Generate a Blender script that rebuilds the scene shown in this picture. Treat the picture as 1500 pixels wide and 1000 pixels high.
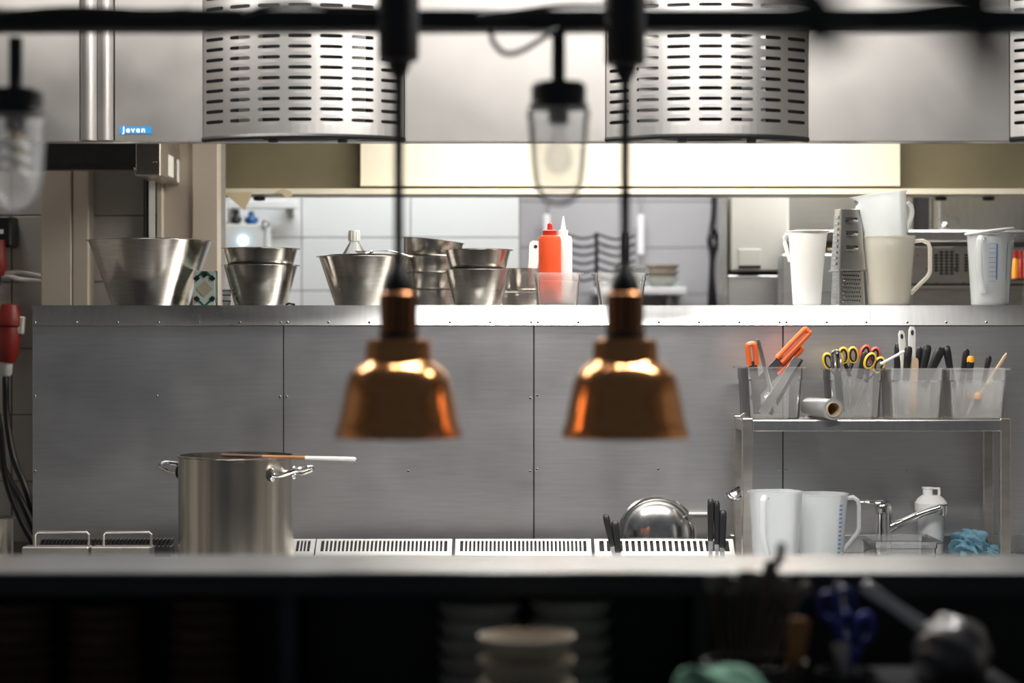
import bpy, bmesh, math, random
from mathutils import Vector, Matrix
random.seed(7)
for o in list(bpy.data.objects): bpy.data.objects.remove(o, do_unlink=True)
scene = bpy.context.scene
COL = scene.collection
PI = math.pi

# ------------------------------------------------------------------ camera
CZ = 1.45; FP = 2916.67
cam_d = bpy.data.cameras.new('camera'); cam = bpy.data.objects.new('camera', cam_d); COL.objects.link(cam)
cam.location = (0, 0, CZ); cam.rotation_euler = (PI/2, 0, 0)
cam_d.lens = 70; cam_d.sensor_width = 36; cam_d.clip_start = 0.05
cam_d.dof.use_dof = True; cam_d.dof.focus_distance = 5.12; cam_d.dof.aperture_fstop = 2.1
scene.camera = cam
# ------------------------------------------------------------------ world, exposure
w = bpy.data.worlds.new('world'); scene.world = w; w.use_nodes = True
w.node_tree.nodes['Background'].inputs[0].default_value = (0.75, 0.85, 1.0, 1)
w.node_tree.nodes['Background'].inputs[1].default_value = 0.075
vs = scene.view_settings
vs.view_transform = 'Standard'; vs.look = 'None'; vs.gamma = 1.0; vs.use_curve_mapping = False
vs.exposure = 0.0
AISLE_W = 63; HOOD_W = 20; BACK_W = 16
def area(name, loc, sx, sy, watts, col=(1, 1, 1), rot=(0, 0, 0)):
    l = bpy.data.lights.new(name, 'AREA'); l.shape = 'RECTANGLE'; l.size = sx; l.size_y = sy
    l.energy = watts; l.color = col
    o = bpy.data.objects.new(name, l); COL.objects.link(o); o.location = loc; o.rotation_euler = rot
    return o
# luminaires of the kitchen plus added fill lamps (their housings are built further down)
area('aisle_tube_light', (0.42, 3.3, 2.655), 1.5, 0.16, AISLE_W, (1, 0.97, 0.93))
area('hood_tube_light', (0.42, 5.0, 2.375), 1.5, 0.12, HOOD_W, (1, 0.95, 0.86))
area('hood_tube_light', (0.42, 5.75, 2.375), 1.5, 0.12, HOOD_W, (1, 0.95, 0.86))
area('recess_fill_light', (0.55, 8.0, 2.655), .9, 0.16, 14, (0.95, 0.97, 1))  # added fill lamp, unseen; lifts the dark recess
area('side_fill_light', (1.15, 6.52, 2.655), 1.1, 0.16, 16, (1, 0.98, 0.95))  # unseen lamp added to brighten the appliances at the back right
area('aisle_end_fill', (-1.0, 4.05, 2.655), 1.1, 0.14, 22, (1, 0.96, 0.91))  # added lamp out of view, lights the left part of the hood fascia
area('end_fill_light', (-1.35, 5.68, 2.655), .9, 0.12, 7, (1, 0.95, 0.88))  # unseen fill added to brighten the left tile wall
area('back_tube_light', (-0.35, 6.95, 2.655), 1.2, 0.16, BACK_W, (0.93, 0.97, 1))

# ------------------------------------------------------------------ helpers
def X(px, Y): return (px-750)*Y/FP
def Z(py, Y): return CZ-(py-500)*Y/FP
def S(n, Y): return n*Y/FP

class MB:
    def __init__(s): s.v = []; s.f = []
    def add(s, vs, fs, M=None):
        b = len(s.v)
        s.v += [tuple(M @ Vector(p)) if M else tuple(p) for p in vs]
        s.f += [tuple(b+i for i in f) for f in fs]
        return s
    def box(s, x0, x1, y0, y1, z0, z1, bev=0, M=None):
        if bev <= 0:
            vs = [(x, y, z) for z in (z0, z1) for y in (y0, y1) for x in (x0, x1)]
            return s.add(vs, [(0,2,3,1),(4,5,7,6),(0,1,5,4),(2,6,7,3),(0,4,6,2),(1,3,7,5)], M)
        bm = bmesh.new(); bmesh.ops.create_cube(bm, size=1)
        for q in bm.verts:
            q.co = Vector(((x0+x1)/2+q.co.x*(x1-x0), (y0+y1)/2+q.co.y*(y1-y0), (z0+z1)/2+q.co.z*(z1-z0)))
        bmesh.ops.bevel(bm, geom=list(bm.edges), offset=min(bev, .49*min(x1-x0, y1-y0, z1-z0)), segments=1, profile=.5, affect='EDGES')
        bm.verts.index_update()
        s.add([q.co[:] for q in bm.verts], [[q.index for q in f.verts] for f in bm.faces], M); bm.free()
        return s
    def lathe(s, prof, seg=40, c=(0,0,0), M=None, sx=1, sy=1):
        vs = []; rows = []
        for r, z in prof:
            if r < 1e-6: rows.append([len(vs)]*seg); vs.append((c[0], c[1], c[2]+z))
            else:
                rows.append(list(range(len(vs), len(vs)+seg)))
                vs += [(c[0]+sx*r*math.cos(2*PI*k/seg), c[1]+sy*r*math.sin(2*PI*k/seg), c[2]+z) for k in range(seg)]
        fs = []
        for a, b in zip(rows[:-1], rows[1:]):
            for k in range(seg):
                k2 = (k+1) % seg
                q = []
                for i in (a[k], a[k2], b[k2], b[k]):
                    if i not in q: q.append(i)
                if len(q) > 2: fs.append(q)
        return s.add(vs, fs, M)
    def tube(s, pts, r, seg=10, closed=False, flat=1.0, up=None, M=None):
        pts = [Vector(p) for p in pts]; n = len(pts)
        rs = r if isinstance(r, (list, tuple)) else [r]*n
        vs = []; prev = None
        for i, p in enumerate(pts):
            if closed: t = pts[(i+1) % n]-pts[i-1]
            else: t = pts[min(i+1, n-1)]-pts[max(i-1, 0)]
            t.normalize()
            if prev is None:
                u = Vector(up) if up else (Vector((0,0,1)) if abs(t.z) < .9 else Vector((1,0,0)))
            else: u = prev
            u = (u-t*u.dot(t)).normalized(); prev = u; w_ = t.cross(u)
            vs += [tuple(p+rs[i]*(math.cos(2*PI*k/seg)*u*flat+math.sin(2*PI*k/seg)*w_)) for k in range(seg)]
        fs = []
        m = n if closed else n-1
        for i in range(m):
            j = (i+1) % n
            for k in range(seg):
                k2 = (k+1) % seg
                fs.append((i*seg+k, i*seg+k2, j*seg+k2, j*seg+k))
        if not closed:
            fs.append(tuple(range(seg))[::-1]); fs.append(tuple((n-1)*seg+k for k in range(seg)))
        return s.add(vs, fs, M)
    def loft(s, loops, cap0=True, cap1=True, M=None):
        n = len(loops[0]); vs = [p for l in loops for p in l]; fs = []
        for i in range(len(loops)-1):
            for k in range(n):
                k2 = (k+1) % n
                fs.append((i*n+k, i*n+k2, (i+1)*n+k2, (i+1)*n+k))
        if cap0: fs.append(tuple(range(n))[::-1])
        if cap1: fs.append(tuple((len(loops)-1)*n+k for k in range(n)))
        return s.add(vs, fs, M)
    def prism(s, poly, d0, d1, axis='y', M=None):
        def P3(a, b, d): return {'y': (a, d, b), 'x': (d, a, b), 'z': (a, b, d)}[axis]
        return s.loft([[P3(a, b, d0) for a, b in poly], [P3(a, b, d1) for a, b in poly]], M=M)
    def build(s, name, mat, parent=None, smooth=35, loc=None):
        me = bpy.data.meshes.new(name); me.from_pydata(s.v, [], s.f)
        bm = bmesh.new(); bm.from_mesh(me); bmesh.ops.recalc_face_normals(bm, faces=bm.faces); bm.to_mesh(me); bm.free()
        if smooth:
            me.shade_smooth(); me.set_sharp_from_angle(angle=math.radians(smooth))
        me.materials.append(mat)
        o = bpy.data.objects.new(name, me); COL.objects.link(o)
        if parent: o.parent = parent
        if loc: o.location = loc
        return o
def rrect(w, d, r, z, n=4, cx=0, cy=0):
    out = []
    for q, (sx, sy) in enumerate(((1,1),(-1,1),(-1,-1),(1,-1))):
        for k in range(n+1):
            a = PI/2*q+PI/2*k/n
            out.append((cx+sx*(w/2-r)+r*math.cos(a), cy+sy*(d/2-r)+r*math.sin(a), z))
    return out
def tag(o, label, cat, group=None):
    o['label'] = label; o['category'] = cat
    if group: o['group'] = group
    return o
def struct(o): o['kind'] = 'structure'; return o
def thing(name, label, cat, loc, group=None, rot=(0,0,0)):
    o = bpy.data.objects.new(name, None); COL.objects.link(o); o.empty_display_size = .05
    o.location = loc; o.rotation_euler = rot
    return tag(o, label, cat, group)
def empty(name, loc, parent=None):
    o = bpy.data.objects.new(name, None); COL.objects.link(o); o.location = loc; o.empty_display_size = .05
    if parent: o.parent = parent
    return o
def smoothpts(pts, n=6):
    P = [Vector(p) for p in pts]; P = [2*P[0]-P[1]]+P+[2*P[-1]-P[-2]]; out = []
    for i in range(1, len(P)-2):
        for k in range(n):
            t = k/n; a, b, c, d = P[i-1], P[i], P[i+1], P[i+2]
            out.append(.5*((2*b)+(c-a)*t+(2*a-5*b+4*c-d)*t*t+(3*b-a-3*c+d)*t**3))
    out.append(P[-2]); return out

# ------------------------------------------------------------------ materials
def base(name):
    m = bpy.data.materials.new(name); m.use_nodes = True
    return m, m.node_tree, m.node_tree.nodes['Principled BSDF']
def mat(name, col, rough=.5, metal=0, var=.12, nscale=25, bump=0, stretch=(1,1,1), col2=None, spec=None, coat=0, rvar=0):
    m, nt, b = base(name)
    b.inputs['Roughness'].default_value = rough; b.inputs['Metallic'].default_value = metal
    if spec is not None: b.inputs['Specular IOR Level'].default_value = spec
    if coat: b.inputs['Coat Weight'].default_value = coat
    tc = nt.nodes.new('ShaderNodeTexCoord'); mp = nt.nodes.new('ShaderNodeMapping'); mp.inputs['Scale'].default_value = stretch
    nz = nt.nodes.new('ShaderNodeTexNoise'); nz.inputs['Scale'].default_value = nscale; nz.inputs['Detail'].default_value = 5
    nt.links.new(tc.outputs['Object'], mp.inputs[0]); nt.links.new(mp.outputs[0], nz.inputs['Vector'])
    cr = nt.nodes.new('ShaderNodeValToRGB'); c2 = col2 or tuple(c*(1-var) for c in col)
    cr.color_ramp.elements[0].position = .3; cr.color_ramp.elements[1].position = .7
    cr.color_ramp.elements[0].color = (*c2, 1); cr.color_ramp.elements[1].color = (*col, 1)
    nt.links.new(nz.outputs['Fac'], cr.inputs[0]); nt.links.new(cr.outputs[0], b.inputs['Base Color'])
    if bump:
        bp = nt.nodes.new('ShaderNodeBump'); bp.inputs['Strength'].default_value = bump; bp.inputs['Distance'].default_value = .002
        nt.links.new(nz.outputs['Fac'], bp.inputs['Height']); nt.links.new(bp.outputs[0], b.inputs['Normal'])
    if rvar:
        n2 = nt.nodes.new('ShaderNodeTexNoise'); n2.inputs['Scale'].default_value = 5; n2.inputs['Detail'].default_value = 6
        nt.links.new(tc.outputs['Object'], n2.inputs['Vector'])
        mr = nt.nodes.new('ShaderNodeMapRange'); mr.inputs['To Min'].default_value = rough-rvar; mr.inputs['To Max'].default_value = rough+rvar
        mr.inputs['From Min'].default_value = .15; mr.inputs['From Max'].default_value = .85
        nt.links.new(n2.outputs['Fac'], mr.inputs[0]); nt.links.new(mr.outputs[0], b.inputs['Roughness'])
    return m
def seethrough(name, col, clear, rough=.1, transl=.5, ior=1.3):
    """thin plastic or glass wall: part of the light passes straight, the rest is scattered and mirrored"""
    m, nt, b = base(name); out = nt.nodes['Material Output']
    tr = nt.nodes.new('ShaderNodeBsdfTransparent'); tr.inputs[0].default_value = (*[min(1, .9+.1*c) for c in col], 1)
    tl = nt.nodes.new('ShaderNodeBsdfTranslucent'); tl.inputs[0].default_value = (*col, 1)
    b.inputs['Base Color'].default_value = (*col, 1); b.inputs['Roughness'].default_value = rough
    mx = nt.nodes.new('ShaderNodeMixShader'); mx.inputs[0].default_value = transl
    nt.links.new(b.outputs[0], mx.inputs[1]); nt.links.new(tl.outputs[0], mx.inputs[2])
    gl = nt.nodes.new('ShaderNodeBsdfGlossy'); gl.inputs['Roughness'].default_value = rough
    lw = nt.nodes.new('ShaderNodeFresnel'); lw.inputs[0].default_value = ior
    m1 = nt.nodes.new('ShaderNodeMixShader'); m1.inputs[0].default_value = clear
    nt.links.new(mx.outputs[0], m1.inputs[1]); nt.links.new(tr.outputs[0], m1.inputs[2])
    m2 = nt.nodes.new('ShaderNodeMixShader'); nt.links.new(lw.outputs[0], m2.inputs[0])
    nt.links.new(m1.outputs[0], m2.inputs[1]); nt.links.new(gl.outputs[0], m2.inputs[2])
    nt.links.new(m2.outputs[0], out.inputs[0]); return m
def glow(name, col, strength):
    m, nt, b = base(name); b.inputs['Emission Color'].default_value = (*col, 1); b.inputs['Emission Strength'].default_value = strength
    b.inputs['Base Color'].default_value = (*col, 1); return m
M = {}
M['panel'] = mat('brushed_panel_steel', (.54,.54,.55), .40, 1, .10, 9, .05, (1,1,14), rvar=.06)
M['ledge'] = mat('ledge_steel', (.66,.66,.66), .30, 1, .10, 14, .04, (6,1,1), rvar=.07)
M['guard'] = mat('guard_steel', (.62,.60,.58), .38, 1, .08, 6, .03, rvar=.05)
M['fascia'] = mat('hood_steel', (.44,.42,.40), .42, 1, .10, 6, .04, (1,1,1), rvar=.08)
M['bowl'] = mat('bowl_steel', (.62,.59,.55), .22, 1, .18, 18, .03, (1,1,9), rvar=.06)
M['pot'] = mat('pot_steel', (.66,.62,.56), .27, 1, .25, 5, 0, (6,6,.12), col2=(.27,.25,.22))  # vertical bands paint reflections along with the brushed grain
M['chrome'] = mat('polished_chrome', (.78,.78,.78), .07, 1, .05, 20)
M['lid'] = mat('scuffed_lid_steel', (.80,.79,.77), .16, 1, .2, 40, .05, rvar=.06)
M['steel'] = mat('plain_steel', (.62,.61,.59), .32, 1, .12, 20, .03, rvar=.05)
M['rack'] = mat('rack_steel', (.62,.58,.53), .35, 1, .2, 12, .03, (1,1,3))
M['darksteel'] = mat('dark_steel', (.16,.155,.15), .4, 1, .3, 14)
M['grille'] = mat('grille_steel', (.78,.78,.77), .38, .85, .06, 20)
M['black'] = mat('black_plastic', (.012,.012,.014), .38, 0, .3, 30)
M['dark'] = mat('dark_cavity', (.015,.015,.016), .8)
M['blackmetal'] = mat('black_lamp_metal', (.010,.011,.013), .5, 0, .3, 20)
M['copper'] = mat('brushed_copper', (.66,.30,.12), .19, 1, .18, 12, .02, (1,1,8))
M['copperdark'] = mat('dark_copper', (.30,.13,.055), .3, 1, .3, 12)
M['cream'] = mat('cream_paint', (.80,.74,.60), .45, 0, .07, 4)
M['olive'] = mat('olive_cream_metal', (.42,.37,.24), .35, .6, .25, 3)  # olive-toned metal with random tone variation
M['tile_w'] = mat('white_tile_glaze', (.78,.79,.79), .18, 0, .04, 3, coat=.2)
M['tile_b'] = mat('grey_beige_tile_glaze', (.54,.51,.47), .28, 0, .08, 3)
M['tile_g'] = mat('grey_tile_glaze', (.44,.43,.44), .3, 0, .06, 3)
M['grout'] = mat('grout', (.30,.28,.26), .9, 0, .2, 40)
M['duct'] = mat('beige_duct_paint', (.56,.49,.41), .5, 0, .07, 5)
M['white'] = mat('white_plastic', (.86,.86,.85), .35, 0, .04, 10)
M['offwhite'] = mat('off_white_plastic', (.74,.73,.69), .4, 0, .06, 10)
M['pp'] = seethrough('frosted_plastic', (.93,.96,.98), .30, .25, .5)
M['ppcream'] = seethrough('cream_frosted_plastic', (.99,.96,.87), .28, .25, .55)
M['ppbox'] = seethrough('milky_box_plastic', (.88,.89,.90), .72, .2, .5)
M['clear'] = seethrough('clear_plastic', (.85,.87,.88), .86, .06, .3)
M['glass'] = seethrough('clear_glass', (.92,.94,.95), .83, .08, .4, 1.12)
M['red'] = mat('red_plastic', (.55,.03,.02), .35, 0, .15, 10)
M['redorange'] = mat('orange_red_bottle', (.85,.10,.03), .35, 0, .08, 10)
M['orange'] = mat('orange_handle', (.90,.16,.03), .35, 0, .1, 10)
M['amber'] = mat('amber_end_plastic', (.95,.38,.03), .4, 0, .1, 10)
M['yellow'] = mat('yellow_plastic', (.85,.55,.04), .4, 0, .1, 10)
M['coral'] = mat('coral_plastic', (.75,.12,.08), .4, 0, .1, 10)
M['wood'] = mat('pale_wood', (.62,.46,.28), .6, 0, .25, 18, .05, (1,1,.1))
M['brownwood'] = mat('brown_wood', (.36,.15,.05), .5, 0, .4, 14, .05)
M['charwood'] = mat('charred_wood', (.07,.03,.015), .5, 0, .4, 14)
M['paper'] = mat('masking_paper', (.66,.55,.36), .8, 0, .15, 12)
M['label'] = mat('white_label', (.85,.85,.83), .6, 0, .05, 10)
M['bluebadge'] = mat('blue_badge', (.02,.22,.50), .4, 0, .1, 10)
M['bluemark'] = mat('blue_scale_print', (.10,.25,.62), .5, 0, .1, 10)
M['cloth'] = mat('blue_cloth', (.14,.29,.38), .9, 0, .2, 120, .3)
M['green'] = mat('dark_green_print', (.02,.14,.07), .5, 0, .1, 10)
M['tan'] = mat('tan_print', (.52,.47,.36), .6, 0, .1, 20)
M['ink'] = mat('black_print', (.02,.02,.02), .5, 0, .1, 10)
M['mint'] = mat('pale_mint_print', (.62,.74,.68), .6, 0, .1, 10)
M['film'] = mat('plastic_film_roll', (.52,.53,.54), .15, .5, .1, 20, coat=.6)
M['wrapdark'] = mat('dark_wrapped_plastic', (.05,.05,.055), .3, 0, .5, 12, .1, coat=.5)
M['dimred'] = mat('dimmed_red_plug', (.26,.018,.012), .45, 0, .2, 10)  # dimness of the left end is put into this red
M['card'] = mat('cardboard_core', (.50,.38,.24), .8, 0, .2, 20)
M['counter'] = mat('pass_counter_steel', (.72,.74,.76), .24, 1, .12, 6, .03, (1,3,1))
M['passdark'] = mat('dark_pass_front', (.018,.020,.023), .5, 0, .3, 6)
M['stoneware'] = mat('brown_stoneware', (.09,.055,.038), .4, 0, .4, 10)
M['greybowl'] = mat('grey_green_stoneware', (.42,.43,.38), .4, 0, .25, 10)
M['creambowl'] = mat('cream_stoneware', (.52,.45,.35), .35, 0, .2, 10)
M['greencloth'] = mat('pale_green_cloth', (.16,.34,.24), .9, 0, .5, 30, .3)
M['bluegrip'] = mat('blue_grip_plastic', (.008,.025,.22), .4, 0, .1, 10)
M['leaf'] = mat('dark_leaf', (.016,.022,.016), .55, 0, .4, 20)
M['paleleaf'] = mat('pale_dry_leaf', (.20,.19,.17), .7, 0, .3, 20)
M['yolk'] = mat('yellow_paint', (.72,.50,.05), .5, 0, .1, 10)
M['toyblue'] = mat('toy_blue', (.02,.10,.30), .4, 0, .2, 10)
M['ceil'] = mat('ceiling_paint', (.55,.54,.52), .8, 0, .05, 3)
M['floor'] = mat('floor_tile_colour', (.16,.14,.13), .5, 0, .2, 5)
M['diffuser'] = glow('tube_diffuser', (1, .97, .93), 6)
M['led'] = glow('blue_white_led', (.55, .85, 1), 30)

# ================================================================== ROOM SHELL
struct(MB().box(-3.4, 3.2, -1.5, 9.2, -.1, 0).build('floor', M['floor']))
struct(MB().box(-3.4, 3.2, 2.9, 9.2, 2.72, 2.8).build('ceiling', M['ceil']))
struct(MB().box(-3.4, -3.3, -1.5, 9.2, 0, 2.8).build('wall_left', M['tile_b']))
struct(MB().box(3.1, 3.2, -1.5, 9.2, 0, 2.8).build('wall_right', M['tile_b']))
def tilewall(name, Y, x0, x1, z0, z1, tw, th, ax, az, tm, thick=.12):
    wobj = struct(MB().box(x0, x1, Y, Y+thick, z0, z1).build(name, M['grout']))
    cache = {}
    g = .0018
    i0 = math.floor((x0-ax)/tw); i1 = math.ceil((x1-ax)/tw); j0 = math.floor((z0-az)/th); j1 = math.ceil((z1-az)/th)
    for i in range(i0, i1):
        for j in range(j0, j1):
            a, b = max(x0, ax+i*tw), min(x1, ax+(i+1)*tw); c, d = max(z0, az+j*th), min(z1, az+(j+1)*th)
            if b-a < .01 or d-c < .01: continue
            key = (round(b-a, 4), round(d-c, 4))
            if key not in cache:
                mm = MB().box(-(b-a)/2+g, (b-a)/2-g, -.006, .002, -(d-c)/2+g, (d-c)/2-g, .0015)
                o = mm.build('tile', tm, wobj); cache[key] = o.data
            else:
                o = bpy.data.objects.new('tile', cache[key]); COL.objects.link(o); o.parent = wobj
            o.location = ((a+b)/2, Y-.001, (c+d)/2)
    return wobj
YL, YC, YF = 6.0, 7.5, 8.6
tilewall('wall_back_left', YL, -2.2, X(322, YL), .3, 2.5, .2, .2, X(18, YL), Z(510, YL), M['tile_b'])
tilewall('wall_back_centre', YC, X(300, YC)-.1, X(762, YC), 1.2, 2.5, .41, .2, X(442, YC), Z(348, YC), M['tile_w'])
struct(MB().box(X(762, YC)-.12, X(762, YC), YC+.12, YF, 1.2, 2.5).build('wall_recess_return', M['tile_g']))
tilewall('wall_back_recess', YF, X(740, YF), X(1120, YF), 1.1, 2.5, .4, .2, X(938, YF), Z(363, YF), M['tile_g'])
# boxed ducts on the left wall
d = MB().box(X(60, 5.9), X(105, 5.9)-.001, 5.9, 5.99, .3, 2.5, .003); d.box(X(105, 5.9)+.001, X(129, 5.9), 5.905, 5.99, .3, 2.5, .003)
struct(d.build('trim_1', M['duct']))
d = MB().box(X(232, 5.93), X(240, 5.93), 5.90, 5.99, .3, 2.5, .002); d.box(X(241, 5.95), X(283, 5.95), 5.94, 5.99, .3, 2.5, .002); d.box(X(284, 5.95), X(321, 5.95), 5.92, 5.99, .3, 2.5, .002)
struct(d.build('trim_2', M['duct']))
struct(MB().box(X(214, 5.93), X(219, 5.93), 5.93, 5.99, .3, 2.5).build('trim_3', M['dark']))

# ================================================================== PARTITION with splashback panels and ledge
ZS = Z(447, 5.225)
part = struct(MB().box(X(49, 5.23), 1.45, 5.222, 5.30, .3, ZS-.03).build('wall_partition', M['darksteel']))
joints = [47, 415, 782, 1147, 1560]
for a, b in zip(joints[:-1], joints[1:]):
    MB().box(X(a, 5.212)+.0012, X(b, 5.212)-.0012, 5.212, 5.2215, .75, ZS-.045, .0012).build('panel', M['panel'], part)
screw_me = None
def screw(x, y, z, parent):
    global screw_me
    if screw_me is None:
        o = MB().lathe([(0, .002), (.0025, .0016), (.0036, 0), (.0036, -.002), (0, -.002)], 10, M=Matrix.Rotation(PI/2, 4, 'X')).build('screw', M['chrome'], parent); screw_me = o.data
    else:
        o = bpy.data.objects.new('screw', screw_me); COL.objects.link(o); o.parent = parent
    o.location = (x, y, z)
for px, py in ((51, 580), (230, 580), (410, 581), (420, 581), (51, 690), (598, 690), (776, 690), (787, 687), (964, 687), (777, 583), (787, 579), (1141, 688), (1151, 688), (1328, 688)):
    screw(X(px, 5.212), 5.2115, Z(py, 5.212), part)
ledge = struct(MB().box(X(47, 5.23), 1.45, 5.2215, 5.70, ZS-.012, ZS).build('ledge_top', M['ledge']))
ledge.name = 'trim_4'
zb = Z(476, 5.205)
for a, b in ((47, 782), (782, 1275), (1275, 1560)):
    mm = MB().prism([(5.2205, ZS), (5.206, zb), (5.2085, zb-.001), (5.223, ZS-.002)], X(a, 5.21)+.0006, X(b, 5.21)-.0006, 'x')
    mm.build('ledge_front', M['ledge'], ledge)
for px in (51, 112, 172, 232, 291, 351, 411, 421, 481, 541, 659, 718, 778, 788, 847, 965, 1024, 1083, 1142, 1152, 1211, 1269, 1329, 1386, 1445):
    screw(X(px, 5.208), 5.2075, Z(472, 5.208), ledge)

# ================================================================== EXTRACTION HOOD
YN = 4.6; ZH = Z(207, YN)
hood = thing('extraction_hood', 'long stainless steel extraction hood with slotted curved guards over the cooking line', 'hood', (0, YN, ZH))
def HP(mb, name, m, parent=hood, smooth=35):   # a hood part given in world coordinates
    o = mb.build(name, m, parent, smooth); o.data.transform(Matrix.Translation((0, -YN, -ZH))); return o
for a, b in ((-120, 117), (167, 298), (592, 888), (1183, 1480)):
    HP(MB().box(X(a, YN)+.001, X(b, YN)-.001, YN, YN+.004, ZH, 2.5, .0015), 'fascia_panel', M['fascia'])
for a, b in ((118, 142), (143, 166)):
    xa, xb = X(a, YN), X(b, YN); n = 8
    pr = [(xa+(xb-xa)*k/n, YN-.012*math.sin(PI*k/n)) for k in range(n+1)]
    HP(MB().prism(pr, ZH+.002, 2.5, 'z'), 'joint_strip', M['fascia'])
HP(MB().box(X(298, YN), X(592, YN), YN, YN+.004, 2.32, 2.5), 'fascia_panel', M['fascia'])
HP(MB().box(X(888, YN), X(1183, YN), YN, YN+.004, 2.32, 2.5), 'fascia_panel', M['fascia'])
def guard(x0, x1):
    W = x1-x0; sag = .085; R = (W*W/4+sag*sag)/(2*sag); half = math.asin(W/2/R); cx = (x0+x1)/2; yc = YN-sag+R
    root = empty('slotted_guard', (cx, 0, 0), hood)
    def m3(a, z): return (R*math.sin(a), yc-R*math.cos(a)-YN, z-ZH)
    mb = MB(); ncol, nrow = 7, 14; da = 2*half/ncol; z0 = ZH+.030; dz = .0237
    def strip(za, zb_):
        n = 28
        for k in range(n):
            a, b = -half+2*half*k/n, -half+2*half*(k+1)/n
            mb.add([m3(a, za), m3(b, za), m3(b, zb_), m3(a, zb_)], [(0,1,2,3)])
    strip(ZH+.004, z0); strip(z0+nrow*dz, z0+nrow*dz+.02)
    N = 16
    for i in range(ncol):
        for j in range(nrow):
            ac = -half+da*(i+.5); zc = z0+dz*(j+.5); hl = da*.37; hh = .0040; ha, hz = da/2, dz/2
            outer = []; inner = []
            for k in range(N):
                t = 2*PI*(k+.5)/N; c, s_ = math.cos(t), math.sin(t)
                m_ = max(abs(c), abs(s_)); outer.append((c/m_*ha, s_/m_*hz))
                er = hh/R
                inner.append(((hl-er)*(1 if c > 0 else -1)+er*c if abs(c) > .25 else (hl-er)*c/.25, hh*(s_ if abs(c) > .25 else (1 if s_ > 0 else -1))))
            # put exact corners on the outer rectangle
            vs_ = [m3(ac+a, zc+b) for a, b in outer]+[m3(ac+a, zc+b) for a, b in inner]
            base_i = len(mb.v); mb.add(vs_, [(k, (k+1) % N, N+(k+1) % N, N+k) for k in range(N)])
            for sx in (1, -1):
                for sy in (1, -1):
                    best = sorted(range(N), key=lambda k: abs(outer[k][0]-sx*ha)/ha+abs(outer[k][1]-sy*hz)/hz)[:2]
                    mb.add([m3(ac+outer[best[0]][0], zc+outer[best[0]][1]), m3(ac+outer[best[1]][0], zc+outer[best[1]][1]), m3(ac+sx*ha, zc+sy*hz)], [(0,1,2)])
    sh = mb.build('guard_sheet', M['guard'], root)
    pts = [m3(-half+2*half*k/24, ZH+.004) for k in range(25)]
    MB().tube(pts, .0065, 8).build('guard_rim', M['black'], root)
    for a in (-.25*half, .38*half):
        p = Vector(m3(a, ZH-.004))+Vector((0, .012, 0))
        MB().lathe([(0, -.006), (.011, -.005), (.013, .004), (0, .005)], 14, c=p).build('knob', M['black'], root)
    for k in (-1, 1):
        MB().box(k*.12-.035, k*.12+.02, .035, .04, .0, .28).build('filter_plate', M['steel'], root)
guard(X(298, YN), X(592, YN)); guard(X(888, YN), X(1183, YN)); guard(X(1480, YN), X(1774, YN))
HP(MB().box(-1.5, 1.7, YN+.05, YN+.055, ZH, 2.5), 'light_block_sheet', M['dark'])  # dark sheet added to keep hood light out of the guard slots
HP(MB().box(-1.5, 1.7, YN+.004, YN+.055, ZH, ZH+.004), 'bottom_edge', M['steel'])
YB = 6.3
HP(MB().box(-1.5, 1.9, YN+.055, YB, 2.42, 2.45), 'hood_roof', M['steel'])
HP(MB().box(-1.5, X(200, 5.4), 5.39, 5.40, Z(250, 5.39), 2.45), 'end_panel', M['darksteel'])
HP(MB().box(-1.5, X(200, 5.4), 5.36, 5.39, Z(250, 5.39), Z(246, 5.39)), 'end_lip', M['darksteel'])
HP(MB().box(X(197, 5.62), X(235, 5.62), 5.62, YB, Z(257, 5.62), 2.42, .003), 'cross_beam', M['rack'])
HP(MB().box(X(290, YB), X(318, YB), YB-.09, YB, Z(277, YB), 2.42), 'corner_post', M['darksteel'])
HP(MB().box(X(235, 5.63), X(1600, YB), YB, YB+.01, Z(279, YB), 2.45), 'back_panel', M['olive'])
HP(MB().box(X(528, 6.2), X(1318, 6.2), 6.19, 6.2, Z(273, 6.2), 2.42, .002), 'cream_panel', M['cream'])
HP(MB().prism([(6.155, Z(276, 6.155)), (6.155, Z(284, 6.155)), (6.31, Z(284, 6.155)), (6.31, Z(279, 6.155))], X(240, YB), 1.9, 'x'), 'bottom_lip', M['cream'])
for px in (352, 380, 1378, 1448):
    HP(MB().lathe([(0, -.012), (.018, -.010), (.02, 0), (0, 0)], 14, c=(X(px, 6.25), 6.25, Z(285, 6.155)-.001)), 'drain_knob', M['black'])
for a, b, c, e in ((246, 253, 226, 257), (258, 271, 233, 266)):
    ya = 5.63+(a-237)/(290-237)*(YB-5.63); yb = 5.63+(b-237)/(290-237)*(YB-5.63)
    xs = X(235, 5.62)
    HP(MB().box(xs, xs+.001, ya, yb, Z(e, ya), Z(c, ya)), 'beam_sticker', M['label'])
HP(MB().lathe([(0, -.004), (.007, -.003), (.008, 0), (0, 0)], 12, c=(X(227, 5.62), 5.62, Z(237, 5.62)), M=None), 'beam_bolt', M['chrome'])
bd = HP(MB().box(X(175, YN), X(222, YN), YN-.0012, YN, Z(196, YN), Z(185, YN)), 'maker_badge', M['bluebadge'])
cu = bpy.data.curves.new('badge_text', 'FONT'); cu.body = 'Jeven'; cu.size = .019; cu.extrude = .0003; cu.space_character = 1.3; cu.offset = .0004
tob = bpy.data.objects.new('badge_text', cu); COL.objects.link(tob)
me = bpy.data.meshes.new_from_object(tob.evaluated_get(bpy.context.evaluated_depsgraph_get())); bpy.data.objects.remove(tob)
me.materials.clear(); me.materials.append(M['label'])
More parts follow.
